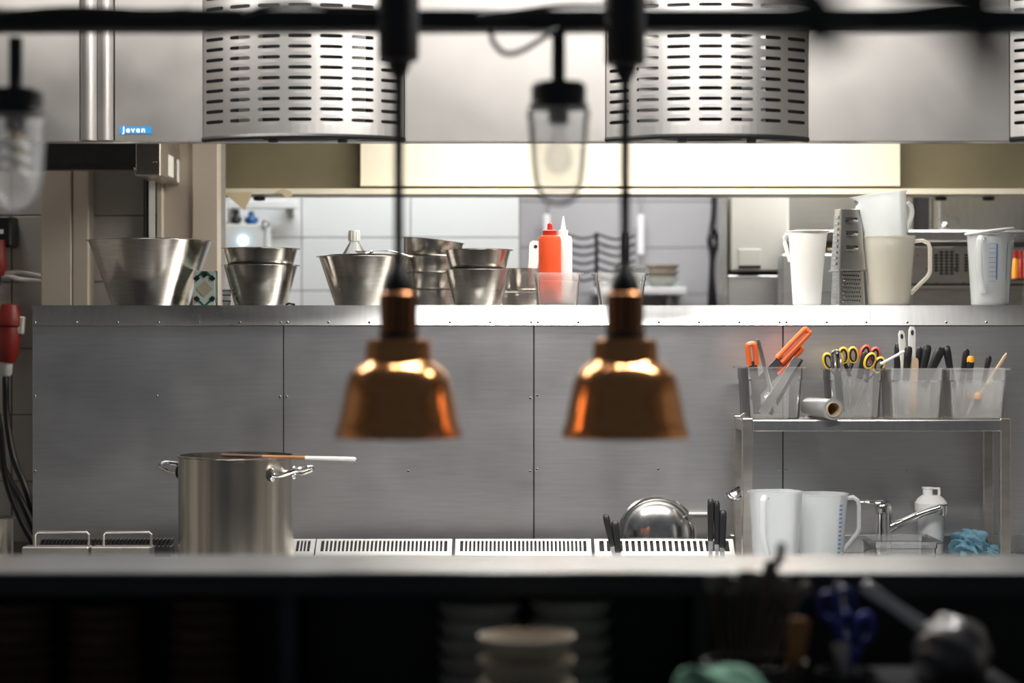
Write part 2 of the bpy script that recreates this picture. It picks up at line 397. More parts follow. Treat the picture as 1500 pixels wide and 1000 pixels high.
to = bpy.data.objects.new('badge_lettering', me); COL.objects.link(to); to.parent = bd; to.rotation_euler = (PI/2, 0, 0)
to.location = (X(180, YN), -.0016, Z(194, YN)-ZH)
def luminaire(name, label, x, y, z, lx, ly, parent=None):
    if parent is None: t = thing(name, label, 'light', (x, y, z))
    else: t = empty(name, (x-0, y-YN, z-ZH), parent)
    MB().box(-lx/2-.03, lx/2+.03, -ly/2-.03, ly/2+.03, .022, .06, .006).build('housing', M['white'], t)
    MB().box(-lx/2, lx/2, -ly/2, ly/2, .012, .022).build('diffuser', M['diffuser'], t)
luminaire('ceiling_light', 'long white fluorescent ceiling light above the kitchen aisle', .42, 3.3, 2.66, 1.5, .16)
luminaire('ceiling_light', 'white fluorescent ceiling light above the back tile wall', -.35, 6.95, 2.66, 1.2, .16)
luminaire('ceiling_light', 'added unseen fill lamp in the grey tiled recess', .55, 8.0, 2.66, .9, .16)  # the ceiling fixtures from here on house added fill lamps
luminaire('ceiling_light', 'added unseen fill lamp above the vented oven', 1.15, 6.52, 2.66, 1.1, .16)
luminaire('ceiling_light', 'added unseen fill lamp close before the hood badge', -1.0, 4.05, 2.66, 1.1, .14)
luminaire('ceiling_light', 'added unseen fill lamp above the wall plugs', -1.35, 5.68, 2.66, .9, .12)
luminaire('hood_light', '', .42, 5.0, 2.38, 1.5, .12, hood); luminaire('hood_light', '', .42, 5.75, 2.38, 1.5, .12, hood)

# ================================================================== THINGS ON THE LEDGE
def bowl_prof(rb, rt, h, lip=.008, t=.0015, rc=.008):
    return [(0, 0), (rb-rc, 0), (rb-rc*.3, rc*.3), (rb, rc), (rt, h-.001), (rt+lip, h), (rt+lip, h+.0015), (rt-t, h+.0012), (rb-t, rc+t), (rb-rc, t+.001), (0, t+.001)]
def bowl(px, Y, rt, rb, h, z, label, group=None, name='mixing_bowl', rot=(0,0,0), lip=.008, m='bowl', cat='bowl'):
    o = MB().lathe(bowl_prof(rb, rt, h, lip), 64).build(name, M[m], loc=(X(px, Y), Y, z)); o.rotation_euler = rot
    return tag(o, label, cat, group)
bowl(220, 5.43, .165, .106, .178, ZS, 'largest conical steel mixing bowl, standing alone beside the patterned box')
bowl(382, 5.40, .099, .072, .110, ZS, 'lower of two nested steel bowls between the patterned box and the capped bottle')
bowl(382, 5.40, .099, .072, .110, ZS+.045, 'upper of two nested steel bowls between the patterned box and the capped bottle')
bowl(534, 5.42, .123, .082, .134, ZS, 'wide steel bowl with a capped clear bottle inside')
bowl(534, 5.42, .092, .070, .125, ZS+.0135, 'smaller steel bowl nested inside the wide bowl holding the bottle', rot=(0, 0, 0))
bowl(700, 5.36, .088, .064, .097, ZS, 'lower of two nested steel bowls in front of the stack of round pans')
bowl(700, 5.36, .088, .064, .097, ZS+.053, 'upper of two nested steel bowls in front of the stack of round pans')
for k, (dz, tl) in enumerate(((0, 0), (.046, 0), (.092, 0), (.140, math.radians(6)))):
    bowl(632, 5.56, .084, .080, .046, ZS+dz, ['bottom round steel pan of the stack of four', 'second pan from the bottom in the stack of four round steel pans',
        'third pan from the bottom in the stack of four round steel pans', 'tilted top pan on the stack of four round steel pans'][k], 'stacked round pans', 'round_pan', (0, tl, 0), .004, cat='pan')
bowl(768, 5.56, .066, .062, .038, ZS, 'low steel pan under the shiny small saucepan', name='low_pan', lip=.006, cat='pan')
bowl(770, 5.56, .068, .060, .060, ZS+.046, 'small shiny steel saucepan on top of the low pan', name='small_saucepan', lip=.005, cat='pan')
# clear bottle with white cap in the wide bowl
t = thing('clear_bottle', 'clear bottle with ribbed white cap standing in a steel bowl', 'bottle', (X(519, 5.42), 5.42, ZS+.018))
MB().lathe([(0, 0), (.036, 0), (.038, .006), (.038, .105), (.034, .122), (.013, .157), (.013, .166), (0, .166)], 32).build('bottle_body', M['ppbox'], t)
MB().lathe([(0, .160), (.0155, .160), (.0155, .186), (.014, .189), (0, .189)], 24).build('cap', M['offwhite'], t)
for k in range(12):
    a = 2*PI*k/12; MB().box(-.001, .001, .0155, .0165, .162, .186, M=Matrix.Rotation(a, 4, 'Z')).build('cap_rib', M['offwhite'], t)
# spoon resting in that bowl
t = thing('steel_spoon', 'steel spoon with its handle sticking out of the wide bowl', 'spoon', (X(545, 5.40), 5.37, ZS+.145))
MB().tube(smoothpts([(0, 0, 0), (.05, 0, .004), (.11, 0, -.012)]), .004, 8, flat=.4).build('handle', M['chrome'], t)
MB().lathe([(0, -.006), (.014, -.003), (.02, .003), (.019, .004), (0, -.003)], 20, sx=1.4, c=(-.018, 0, 0)).build('spoon_bowl', M['chrome'], t)
# patterned box
t = thing('patterned_box', 'small upright box with green, black and tan lozenge pattern', 'box', (X(302, 5.36), 5.33, ZS), rot=(0, 0, 0))
bw, bh = S(30, 5.33), S(52, 5.33)
b0 = MB().box(-bw/2, bw/2, 0, .055, 0, bh, .001).build('box_body', M['mint'], t)
def dia(mb, cx, cz, rx, rz, y): mb.add([(cx-rx, y, cz), (cx, y, cz-rz), (cx+rx, y, cz), (cx, y, cz+rz)], [(0,1,2,3)])
mb = MB(); dia(mb, 0, bh*.48, bw*.40, bh*.24, -.0012); mb.build('tan_lozenge', M['tan'], b0)
mb = MB()
for cx, cz in ((-.42, .78), (.42, .78), (0, .88), (-.42, .20), (.42, .20)): dia(mb, cx*bw*.9, cz*bh, bw*.17, bh*.09, -.0014)
mb.build('black_lozenges', M['ink'], b0)
mb = MB()
for sx in (-1, 1):
    for za, zb2 in ((.98, .74), (.26, .02)):
        a, b = (sx*.05*bw, za*bh) if za > .5 else (sx*.48*bw, za*bh), (sx*.48*bw, zb2*bh) if za > .5 else (sx*.05*bw, zb2*bh)
        mb.add([(a[0]-.004, -.001, a[1]), (a[0]+.004, -.001, a[1]), (b[0]+.004, -.001, b[1]), (b[0]-.004, -.001, b[1])], [(0,1,2,3)])
mb.build('green_stripes', M['green'], b0)
t = thing('small_cup', 'tiny white cup with black pattern beside the patterned box', 'cup', (X(332, 5.36), 5.36, ZS))
cb = MB().lathe([(0, 0), (.009, 0), (.011, .01), (.010, .03), (.012, .046), (.0105, .046), (.0085, .03), (0, .004)], 20).build('cup_body', M['white'], t)
mb = MB()
for z_ in (.012, .028, .040): mb.lathe([(.0113, z_), (.0122, z_+.0015), (.0113, z_+.003)], 20)
mb.build('black_bands', M['ink'], cb)
tag(MB().tube(smoothpts([(0, 0, .003), (.008, -.004, .006), (.016, .002, .004), (.022, 0, .003)]), .003, 8).build('key_ring', M['black'], loc=(X(420, 5.3), 5.29, ZS)), 'small black ring lying beside the two nested bowls', 'key ring')
# utensil handle in the small saucepan
t = thing('steel_turner', 'steel utensil with wide holed handle leaning in the small saucepan', 'utensil', (X(776, 5.53), 5.54, ZS+.052), rot=(0, math.radians(8), 0))
loops = []
for z_, w_ in ((0, .010), (.05, .012), (.085, .014), (.115, .018), (.128, .017), (.134, .010)):
    loops.append([(-w_, -.0015, z_), (w_, -.0015, z_), (w_, .0015, z_), (-w_, .0015, z_)])
hd = MB().loft(loops).build('handle', M['white'], t)  # white colour stands in for the highlight along the steel handle
MB().lathe([(0, 0), (.005, 0), (.005, .001), (0, .001)], 16, M=Matrix.Translation((0, -.0016, .118)) @ Matrix.Rotation(PI/2, 4, 'X')).build('hanging_hole', M['dark'], hd)

def gn(name, label, cx, y, z, w, d_, h, m, cat='container', group=None, rotz=0, flange=.008, taper=.86):
    r = .014; tt = .0022
    L = [rrect(w*taper, d_*taper, r, 0), rrect(w*taper+.004, d_*taper+.004, r, .004), rrect(w*.94, d_*.94, r, h*.74), rrect(w*.965, d_*.965, r, h*.76), rrect(w*.97, d_*.97, r, h-.004),
         rrect(w+flange*2, d_+flange*2, r, h-.004), rrect(w+flange*2, d_+flange*2, r, h), rrect(w*.97-2*tt, d_*.97-2*tt, r, h), rrect(w*.965-2*tt, d_*.965-2*tt, r, h*.76), rrect(w*.94-2*tt, d_*.94-2*tt, r, h*.74), rrect(w*taper-2*tt, d_*taper-2*tt, r, tt+.002)]
    o = MB().loft(L).build(name, M[m], loc=(cx, y, z)); o.rotation_euler = (0, 0, rotz)
    return tag(o, label, cat, group)
gn('plastic_tub', 'small clear plastic tub holding the red and white squeeze bottles', X(816, 5.38), 5.36, ZS, S(67, 5.36), .13, S(48, 5.36), 'ppbox', taper=.86)
gn('plastic_tub', 'empty small clear plastic tub in front of the far plate shelf', X(908, 5.38), 5.36, ZS, S(74, 5.36), .13, S(48, 5.36), 'clear', taper=.80)
def squeeze(label, px, Y, h, r, body, cap, tip, red):
    t = thing('squeeze_bottle', label, 'bottle', (X(px, Y), Y, ZS+.006))
    MB().lathe([(0, 0), (r-.004, 0), (r, .004), (r, h-.012), (r-.003, h-.003), (r-.012, h), (0, h)], 32).build('bottle_body', M[body], t)
    c = MB().lathe([(0, h), (r-.012, h), (r-.011, h+.012), (r-.014, h+.014), (0, h+.014)], 24).build('screw_cap', M[cap], t)
    if red: MB().lathe([(.0075, h+.013), (.0065, h+.030), (.003, h+.034), (0, h+.034)], 16).build('nozzle', M[cap], t)
    else: MB().lathe([(.008, h+.013), (.005, h+.030), (.002, h+.052), (0, h+.052)], 16).build('nozzle', M[tip], t)
squeeze('orange-red squeeze bottle with red cap in the clear tub', 805.5, 5.345, .184, .0305, 'redorange', 'red', 'red', True)
squeeze('white squeeze bottle with pointed nozzle behind the orange-red bottle', 825, 5.387, .186, .0245, 'white', 'white', 'white', False)

def jug(name, label, x, y, z, rt, rb, h, m, hang=0, spout=PI, marks=None, group=None, rot=(0,0,0), handle=True, hs=.042, lid=False, htop=.94, hbot=.30):
    t = thing(name, label, 'jug', (x, y, z), group, rot)
    tt = .0022; prof = [(0, 0), (rb-.006, 0), (rb, .006)]
    n = 6
    for k in range(1, n+1): prof.append((rb+(rt-rb)*k/n, .006+(h-.006)*k/n))
    prof += [(rt+.003, h), (rt+.003, h+.002), (rt-tt, h+.002), (rb-tt, .010), (0, .006)]
    mb = MB().lathe(prof, 56)
    vv = []
    for p in mb.v:
        x_, y_, z_ = p; rr = math.hypot(x_, y_); a = math.atan2(y_, x_)
        da = abs((a-spout+PI) % (2*PI)-PI)
        if rr > 1e-4 and z_ > h*.85 and da < .5:
            k = 1+.16*(math.cos(da/.5*PI)+1)/2*((z_-h*.85)/(h*.15)); x_ *= k; y_ *= k
        vv.append((x_, y_, z_))
    mb.v = vv
    body = mb.build('jug_body', M[m], t)
    if handle:
        def rr(f): return rb+(rt-rb)*f
        pts = [(rr(htop)-.003, 0, h*htop), (rr(htop)+hs*.5, 0, h*htop+.003), (rr(htop)+hs*.9, 0, h*(htop-.03)), (rr(htop)+hs, 0, h*(htop-.10)), (rr(htop)+hs, 0, h*(hbot+.20)), (rr(htop)+hs*.85, 0, h*(hbot+.13)), (rr(hbot)-.002, 0, h*(hbot-.12))]
        MB().tube(pts, .0095, 8, flat=.62, up=(0,0,1), M=Matrix.Rotation(hang, 4, 'Z')).build('handle', M[m], t)
    for a0, a1, z0, z1 in (marks or []):
        q = []
        for zz in (z0, z1):
            rad = rb+(rt-rb)*zz/h+.0008
            for k in range(4):
                a = a0+(a1-a0)*k/3; q.append((rad*math.cos(a), rad*math.sin(a), zz))
        MB().add(q, [(k, k+1, k+5, k+4) for k in range(3)]).build('scale_mark', M['bluemark'], body)
    if lid:
        L = [rrect(2*rt*1.04, 2*rt*1.04, rt, h+.003, 8), rrect(2*rt*1.08, 2*rt*1.08, rt, h+.006, 8), rrect(2*rt*1.06, 2*rt*1.06, rt, h+.010, 8)]
        MB().loft(L, M=Matrix.Translation((0, 0, h)) @ Matrix.Rotation(math.radians(-7), 4, 'Y') @ Matrix.Translation((0, 0, -h+.004))).build('lid', M['white'], t)
    return t
s5 = 5.36/FP
jug('white_jug', 'opaque white tall jug beside the steel graters', X(1182, 5.36), 5.36, ZS, 27*s5, 20.5*s5, 109*s5, 'white', PI*.93, 0, hs=.012, htop=.95, hbot=.72)
jug('frosted_jug', 'lower cream frosted jug holding another jug, beside the graters', X(1302, 5.36), 5.36, ZS, 38*s5, 30*s5, 101*s5, 'ppcream', 0, PI*.55)
jug('frosted_jug', 'upper frosted jug leaning inside the cream frosted jug', X(1301, 5.36), 5.36, ZS+72*s5, 37*s5, 29*s5, 92*s5, 'pp', .15, PI, rot=(0, math.radians(-7), 0), handle=True, hs=.018, htop=.80, hbot=.48)
mk = [(-PI/2+.05, -PI/2+.12, .07, .165), (-PI/2+.62, -PI/2+.66, .07, .17)]
for k in range(9): mk.append((-PI/2-.28, -PI/2+.04, .065+k*.0125, .0662+k*.0125))
for k in range(12): mk.append((-PI/2+1.0, -PI/2+1.15, .03+k*.011, .0345+k*.011))
jug('measuring_jug', 'lidded measuring jug with blue printed scale near the vented oven', X(1450, 5.36), 5.36, ZS, 33*s5, 27*s5, 104*s5, 'pp', math.radians(-122), 0, marks=mk, lid=True, hs=.026)

def grater(label, px, z, wt, wb, h, teeth):
    t = thing('box_grater', label, 'grater', (X(px, 5.36), 5.36, z), 'steel graters', rot=(0, 0, math.radians(14)))
    L = [rrect(wb, wb*.8, .006, 0, 3), rrect(wt, wt*.7, .006, h, 3), rrect(wt-.003, wt*.7-.003, .005, h, 3), rrect(wb-.003, wb*.8-.003, .005, 0, 3)]
    mb = MB().loft(L, False, False); n = 16
    mb.f += [(k, (k+1) % n, 3*n+(k+1) % n, 3*n+k) for k in range(n)]
    b = mb.build('grater_body', M['steel'], t)
    MB().box(-wt/2, wt/2, -wt*.35, wt*.35, h-.001, h+.003, .001).build('grater_top', M['steel'], b)
    MB().box(-wb/2-.002, wb/2+.002, -wb*.4-.002, wb*.4+.002, 0, .004).build('bottom_band', M['chrome'], b)
    def face(u, f):       # a point on the front face: u across (-1..1), f up (0..1)
        wx = wb+(wt-wb)*f; dy = (wb*.8+(wt*.7-wb*.8)*f)/2
        return Vector((u*wx/2, -dy, f*h))
    def side(u, f):
        wx = (wb+(wt-wb)*f)/2; dy = (wb*.8+(wt*.7-wb*.8)*f)
        return Vector((-wx, u*dy/2, f*h))
    if not teeth:
        for f in (.82, .60, .36):
            p = face(0, f)
            MB().tube([p+Vector((-.017, 0, 0)), p+Vector((-.010, -.004, .001)), p+Vector((.010, -.004, .001)), p+Vector((.017, 0, 0))], .0024, 8, flat=1.2).build('slicer_lip', M['chrome'], b)
            MB().box(p.x-.017, p.x+.017, p.y-.0012, p.y+.003, p.z+.0035, p.z+.0095).build('slicer_slot', M['dark'], b)
        mb = MB()
        for i in range(9):
            p = side(0, .1+.095*i); mb.box(p.x-.003, p.x, p.y-.014, p.y+.014, p.z, p.z+.006)
        mb.build('side_blades', M['chrome'], b)
    else:
        mb = MB(); mk2 = MB()
        for i in range(9):
            for j in range(8):
                p = face(-.70+1.4*(j+.5*(i % 2))/8, .10+.85*i/9)
                mb.lathe([(.0021, 0), (.0012, .0022), (0, .0024)], 6, M=Matrix.Translation(p) @ Matrix.Rotation(PI/2, 4, 'X'))
                mk2.box(p.x-.002, p.x+.002, p.y-.0012, p.y+.001, p.z+.0022, p.z+.0048)
        mb.build('grating_teeth', M['chrome'], b); mk2.build('tooth_holes', M['dark'], b)
        mb = MB()
        for i in range(9):
            p = side(0, .06+.1*i); mb.box(p.x-.002, p.x, p.y-.014, p.y+.014, p.z, p.z+.0025)
        mb.build('side_blades', M['chrome'], b)
grater('lower steel box grater with fine teeth, under another grater', 1242, ZS, S(38, 5.36), S(42, 5.36), S(64, 5.36), True)
grater('upper steel box grater with slicer slots, stacked on another grater', 1242, ZS+S(51, 5.36), S(33, 5.36), S(43, 5.36), S(89, 5.36), False)

# ================================================================== RANGE, SINK COUNTER
XR0, XR1 = X(30, 5.0), X(1076, 5.05)
rg = thing('cooking_range', 'long stainless cooking range in front of the splashback', 'stove', (0, 4.75, 0))
def RP(mb, name, m): o = mb.build(name, M[m], rg); o.data.transform(Matrix.Translation((0, -4.75, 0))); return o
ZT = .90
RP(MB().box(XR0, XR1, 4.42, 5.025, .12, ZT, .004), 'range_body', 'ledge')
RP(MB().box(XR0, XR1, 5.05, 5.13, .12, ZT, .002), 'rear_plinth', 'ledge')
RP(MB().box(XR0, XR1, 5.025, 5.211, .12, .838), 'rear_channel', 'darksteel')
for k in range(4):
    x0 = XR0+(XR1-XR0)*k/4
    RP(MB().box(x0+.01, x0+(XR1-XR0)/4-.01, 4.41, 4.42, .2, .78, .003), 'oven_door', 'steel')
    RP(MB().tube([(x0+.05, 4.42, .72), (x0+.05, 4.385, .72), (x0+.39, 4.385, .72), (x0+.39, 4.42, .72)], .009, 8), 'door_handle', 'chrome')
def grille(x0, x1, label, n, wedge=0):
    y0, y1 = 5.065, 5.128; z0, z1 = ZT+.004, Z(789, 5.128)
    t = thing('vent_grille', label, 'vent grille', ((x0+x1)/2, (y0+y1)/2, ZT), 'vent grilles along the back of the range')
    W = x1-x0; mb = MB()
    def pt(x, f, dn=0): return (x, y0+(y1-y0)*f-(y0+y1)/2+dn*.4, z0+(z1-z0)*f-ZT-dn)
    def slab(xa, xb, fa, fb):
        vs_ = [pt(xa, fa), pt(xb, fa), pt(xb, fb), pt(xa, fb), pt(xa, fa, .002), pt(xb, fa, .002), pt(xb, fb, .002), pt(xa, fb, .002)]
        mb.add(vs_, [(0,1,2,3),(7,6,5,4),(0,4,5,1),(1,5,6,2),(2,6,7,3),(3,7,4,0)])
    e = .012
    slab(-W/2, W/2, 0, .28); slab(-W/2, W/2, .90, 1); slab(-W/2, -W/2+e, .28, .90); slab(W/2-e, W/2, .28, .90)
    pitch = (W-2*e)/n
    for k in range(1, n): slab(-W/2+e+k*pitch-pitch*.22, -W/2+e+k*pitch+pitch*.22, .28, .90)
    mb.box(-W/2, W/2, y0-(y0+y1)/2-.002, y0-(y0+y1)/2, 0, .006)
    mb.build('slotted_cover', M['grille'], t, 0)
    MB().prism([(y0-(y0+y1)/2+.002, .001), (y1-(y0+y1)/2, .001), (y1-(y0+y1)/2, z1-ZT-.008), (y0-(y0+y1)/2+.004, .001+.003)], -W/2+.002, W/2-.002, 'x').build('dark_backing', M['dark'], t)  # dark wedge stands in for the shade behind the slots
YG = 5.1
grille(X(427, YG), X(461, YG), 'short vent grille next to the stock pot', 4)
grille(X(463, YG), X(662, YG), 'long vent grille between the short grille and its twin', 31)
grille(X(667, YG), X(866, YG), 'long vent grille in front of the dark splashback joint', 31)
grille(X(871, YG), X(1075, YG), 'long vent grille in front of the domed lid', 21)
# two lidded cassettes with wire handles, and the louvred flue behind
for a, b, lab in ((38, 135, 'steel burner cover with wire handle at the cables end'), (138, 226, 'steel burner cover with wire handle next to the stock pot')):
    Yc = 4.98
    t = thing('burner_cover', lab, 'cover', (X((a+b)/2, Yc), Yc-.12, ZT), 'burner covers with wire handles')
    W = S(b-a, Yc); hz = Z(798, Yc)-ZT
    MB().box(-W/2, W/2, .075, .125, .001, hz, .003).build('cover_body', M['rack'], t)
    pts = [(-W/2+.028, .10, hz-.002), (-W/2+.028, .10, hz+.028), (-W/2+.034, .10, hz+.034), (W/2-.010, .10, hz+.034), (W/2-.004, .10, hz+.028), (W/2-.004, .10, hz-.002)]
    MB().tube(pts, .0035, 8).build('wire_handle', M['rack'], t)
t = thing('flue_louvre', 'dark louvred flue strip behind the burner covers', 'vent', (X(150, 5.09), 5.09, ZT))
W = S(205, 5.09); MB().box(-W/2, W/2, -.02, .03, .001, .030, .002).build('louvre_base', M['darksteel'], t)
fin = None
for k in range(34):
    if fin is None:
        fin = MB().box(-.0018, .0018, -.022, .03, .028, .048, M=Matrix.Rotation(.3, 4, 'Y')).build('louvre_fin', M['darksteel'], t); o = fin
    else: o = bpy.data.objects.new('louvre_fin', fin.data); COL.objects.link(o); o.parent = t
    o.location.x = -W/2+.015+k*(W-.03)/33
# sink counter to the right, low side counter to the left
t = thing('sink_counter', 'stainless sink counter under the small wall rack', 'counter', (1.0, 4.9, 0))
def TP(mb, name, m, par, off): o = mb.build(name, M[m], par); o.data.transform(Matrix.Translation(off)); return o
off = (-1.0, -4.9, 0)
sx0, sx1, sy0, sy1 = X(1215, 5.0), X(1345, 5.0), 4.70, 5.03
mb = MB().box(XR1+.004, sx0, 4.42, 5.21, ZT-.03, ZT-.001); mb.box(sx1, 1.5, 4.42, 5.21, ZT-.03, ZT-.001); mb.box(sx0, sx1, 4.42, sy0, ZT-.03, ZT-.001); mb.box(sx0, sx1, sy1, 5.21, ZT-.03, ZT-.001)
TP(mb, 'counter_top', 'ledge', t, off)
mb = MB().box(sx0, sx1, sy0, sy1, .70, .704); mb.box(sx0-.004, sx0, sy0, sy1, .70, ZT-.001); mb.box(sx1, sx1+.004, sy0, sy1, .70, ZT-.001); mb.box(sx0, sx1, sy0-.004, sy0, .70, ZT-.001); mb.box(sx0, sx1, sy1, sy1+.004, .70, ZT-.001)
TP(mb, 'sink_basin', 'steel', t, off)
TP(MB().box(XR1+.004, 1.5, 4.45, 5.2, 0, .69), 'cabinet_body', 'steel', t, off)
TP(MB().box(XR1+.004, 1.5, 5.19, 5.211, ZT, Z(783, 5.2), .002), 'upstand', 'ledge', t, off)
t = thing('side_counter', 'dark steel side counter under the wall plugs', 'counter', (-1.45, 5.3, 0))
TP(MB().box(-1.75, XR0-.006, 4.6, 5.2, 0, .86, .004), 'counter_body', 'darksteel', t, (1.45, -5.3, 0))
TP(MB().box(-1.75, X(47, 5.2)-.004, 5.2, 5.88, 0, .86, .004), 'counter_body', 'darksteel', t, (1.45, -5.3, 0))

# ---- stock pot with stick
Yp = 4.86; rp = S(84, Yp); zr = Z(667, Yp); hp = zr-ZT
t = thing('stock_pot', 'tall stainless stock pot with two loop handles on the range', 'pot', (X(346, Yp), Yp, ZT+.001))
MB().lathe([(0, 0), (rp-.01, 0), (rp, .008), (rp, hp-.004), (rp+.003, hp-.002), (rp+.003, hp+.001), (rp-.002, hp+.001), (rp-.002, .01), (0, .006)], 72).build('pot_body', M['pot'], t)
for ang, tilt in ((math.radians(-26), .0), (math.radians(154), .0)):
    R_ = Matrix.Rotation(ang, 4, 'Z'); zh = hp-.042
    pts = smoothpts([(rp-.002, -.048, zh), (rp+.02, -.05, zh), (rp+.055, -.042, zh+.012), (rp+.072, 0, zh+.018), (rp+.055, .042, zh+.012), (rp+.02, .05, zh), (rp-.002, .048, zh)])
    h_ = MB().tube(pts, .0052, 10, M=R_).build('loop_handle', M['chrome'], t)
    for s_ in (-1, 1):
        MB().lathe([(0, .004), (.012, .003), (.016, 0), (0, -.002)], 18, sy=.8, M=R_ @ Matrix.Translation((rp-.003, s_*.048, zh)) @ Matrix.Rotation(PI/2, 4, 'Y') ).build('rivet_plate', M['chrome'], h_)
x0, x1 = X(325, 4.76), X(522, 4.76); zz = zr+.006
t = thing('long_stick', 'long wooden stick resting across the stock pot rim', 'stick', (x0, 4.755, zz))
d1, d2, d3 = .30*(x1-x0), .62*(x1-x0), (x1-x0); sl = -.0085/(x1-x0)
MB().tube([(0, 0, .001), (d1, 0, d1*sl)], .0046, 10).build('charred_end', M['charwood'], t)
MB().tube([(d1, 0, d1*sl), (d2, 0, d2*sl)], .0044, 10).build('brown_shaft', M['brownwood'], t)
MB().tube([(d2, 0, d2*sl), (d3-.004, 0, d3*sl), (d3, 0, d3*sl)], [.0042, .0052, .002], 10).build('pale_end', M['offwhite'], t)
# ---- saucepan far left
t = thing('saucepan', 'small old saucepan with black handle below the wall plugs', 'pan', (X(-8, 5.1), 5.08, .861))
rs = S(30, 5.1); hs_ = Z(757, 5.1)-.861
MB().lathe([(0, 0), (rs-.006, 0), (rs, .006), (rs, hs_-.003), (rs+.006, hs_), (rs+.006, hs_+.001), (rs-.002, hs_), (rs-.002, .008), (0, .004)], 40).build('pan_body', M['pot'], t)
MB().tube(smoothpts([(rs-.002, 0, .035), (rs+.012, 0, .034), (rs+.024, 0, .026), (rs+.032, 0, .016)]), .0075, 8).build('pan_handle', M['black'], t)
# ---- domed lid standing in the rear channel
Yd = 5.18; rd = S(58, Yd)
t = thing('domed_lid', 'round polished dome lid standing on edge behind the vent grille', 'lid', (X(963.5, Yd), Yd+.012, .840), rot=(math.radians(-6), 0, 0))
Mx = Matrix.Translation((0, 0, rd+.002)) @ Matrix.Rotation(PI/2, 4, 'X')
MB().lathe([(rd, -.002), (rd, .002), (rd-.004, .004), (rd-.010, .001), (rd*.86, .006), (rd*.78, .020), (rd*.6, .028), (rd*.3, .032), (0, .033), (0, .031), (rd*.6, .026), (rd*.76, .018), (rd*.85, .003), (rd*.9, -.002)], 64, M=Mx).build('lid_dome', M['lid'], t)
MB().tube([(-.034, -.030, rd-.012), (-.034, -.046, rd-.012), (.034, -.046, rd-.012), (.034, -.030, rd-.012)], .004, 8).build('lid_handle', M['chrome'], t)
t = thing('small_bracket', 'small pale metal bracket fixed behind the domed lid', 'bracket', (X(1026, 5.2), 5.205, Z(772, 5.2)))
MB().box(-.025, .03, -.002, .006, -.03, .034).build('plate', M['steel'], t); MB().box(-.03, .034, -.012, .006, .034, .038).build('flange', M['label'], t)
# ---- knives stuck in the gap
def knife(label, px, top, bot, lean, hw, leany=0):
    Yk = 5.038; zb_ = Z(bot, Yk); ht = Z(top, Yk)-zb_
    t = thing('kitchen_knife', label, 'knife', (X(px, Yk), Yk, zb_), 'black-handled knives stuck behind the range', rot=(leany, lean, 0))
    L = []
    for f, k in ((0, .75), (.06, .95), (.25, .85), (.5, .92), (.8, 1), (.95, .92), (1, .55)):
        L.append(rrect(2*hw*k, .016*k, .004, ht*f, 3))
    MB().loft(L).build('handle', M['black'], t)
    MB().prism([(-hw*.7, .002), (hw*.7, .002), (hw*.5, -.06), (0, -(zb_-.843)), (-hw*.6, -.06)], -.001, .001, 'y').build('blade', M['chrome'], t)
knife('black-handled knife leaning at the outer side of the domed lid', 897, 752, 800, math.radians(-12), .0085)
knife('shorter black knife handle touching the edge of the domed lid', 906, 762, 809, math.radians(-7), .0095)
knife('tallest of three upright black knives next to the rack leg', 1041, 730, 792, 0, .0085)
knife('middle of three upright black knives next to the rack leg', 1050, 733, 797, 0, .0075)
knife('lowest of three upright black knives next to the rack leg', 1058, 747, 802, math.radians(1), .0095)

# ================================================================== SMALL RACK with tubs
YFk, YRk = 4.97, 5.17
zs = Z(615, YFk)
t = thing('steel_rack', 'small stainless rack shelf standing over the sink', 'rack', (X(1280, 5.07), 5.07, ZT))
off = (-X(1280, 5.07), -5.07, -ZT)
xa, xb = X(1088, YFk), X(1481, YFk)
TP(MB().box(xa+.02, xb-.02, YFk, YRk, zs-.004, zs, .001), 'shelf_plate', 'rack', t, off)
TP(MB().box(xa+.026, xb-.026, YFk-.001, YFk+.02, zs-.028, zs-.0005, .0015), 'front_rail', 'ledge', t, off)
for x_, y_ in ((xa, YFk), (xb-.026, YFk), (xa, YRk-.02), (xb-.026, YRk-.02)):
    TP(MB().box(x_, x_+.026, y_, y_+.024, ZT+.001, zs+.004, .002), 'leg', 'rack', t, off)
for x_ in (xa, xb-.026): TP(MB().box(x_+.002, x_+.024, YFk+.024, YRk-.02, zs-.028, zs-.002), 'side_rail', 'rack', t, off)
bx = [gn('utensil_tub', 'clear tub of orange-handled tools at the ladle end of the rack', X(1128, 5.05), 5.06, zs+.001, S(84, 5.05), .16, S(76, 5.05), 'clear', 'tub', rotz=math.radians(4)),
      gn('utensil_tub', 'clear tub of scissors behind the film roll', X(1252, 5.06), 5.098, zs+.001, S(80, 5.06), .13, S(73, 5.06), 'clear', 'tub', flange=.002),
      gn('utensil_tub', 'milky tub of black knives and white spatulas beside the scissors tub', X(1336, 5.05), 5.06, zs+.001, S(80, 5.05), .16, S(74, 5.05), 'ppbox', 'tub', flange=.002),
      gn('utensil_tub', 'milky tub with a wooden stick at the outer end of the rack', X(1425, 5.05), 5.06, zs+.001, S(86, 5.05), .16, S(74, 5.05), 'ppbox', 'tub', flange=.006)]
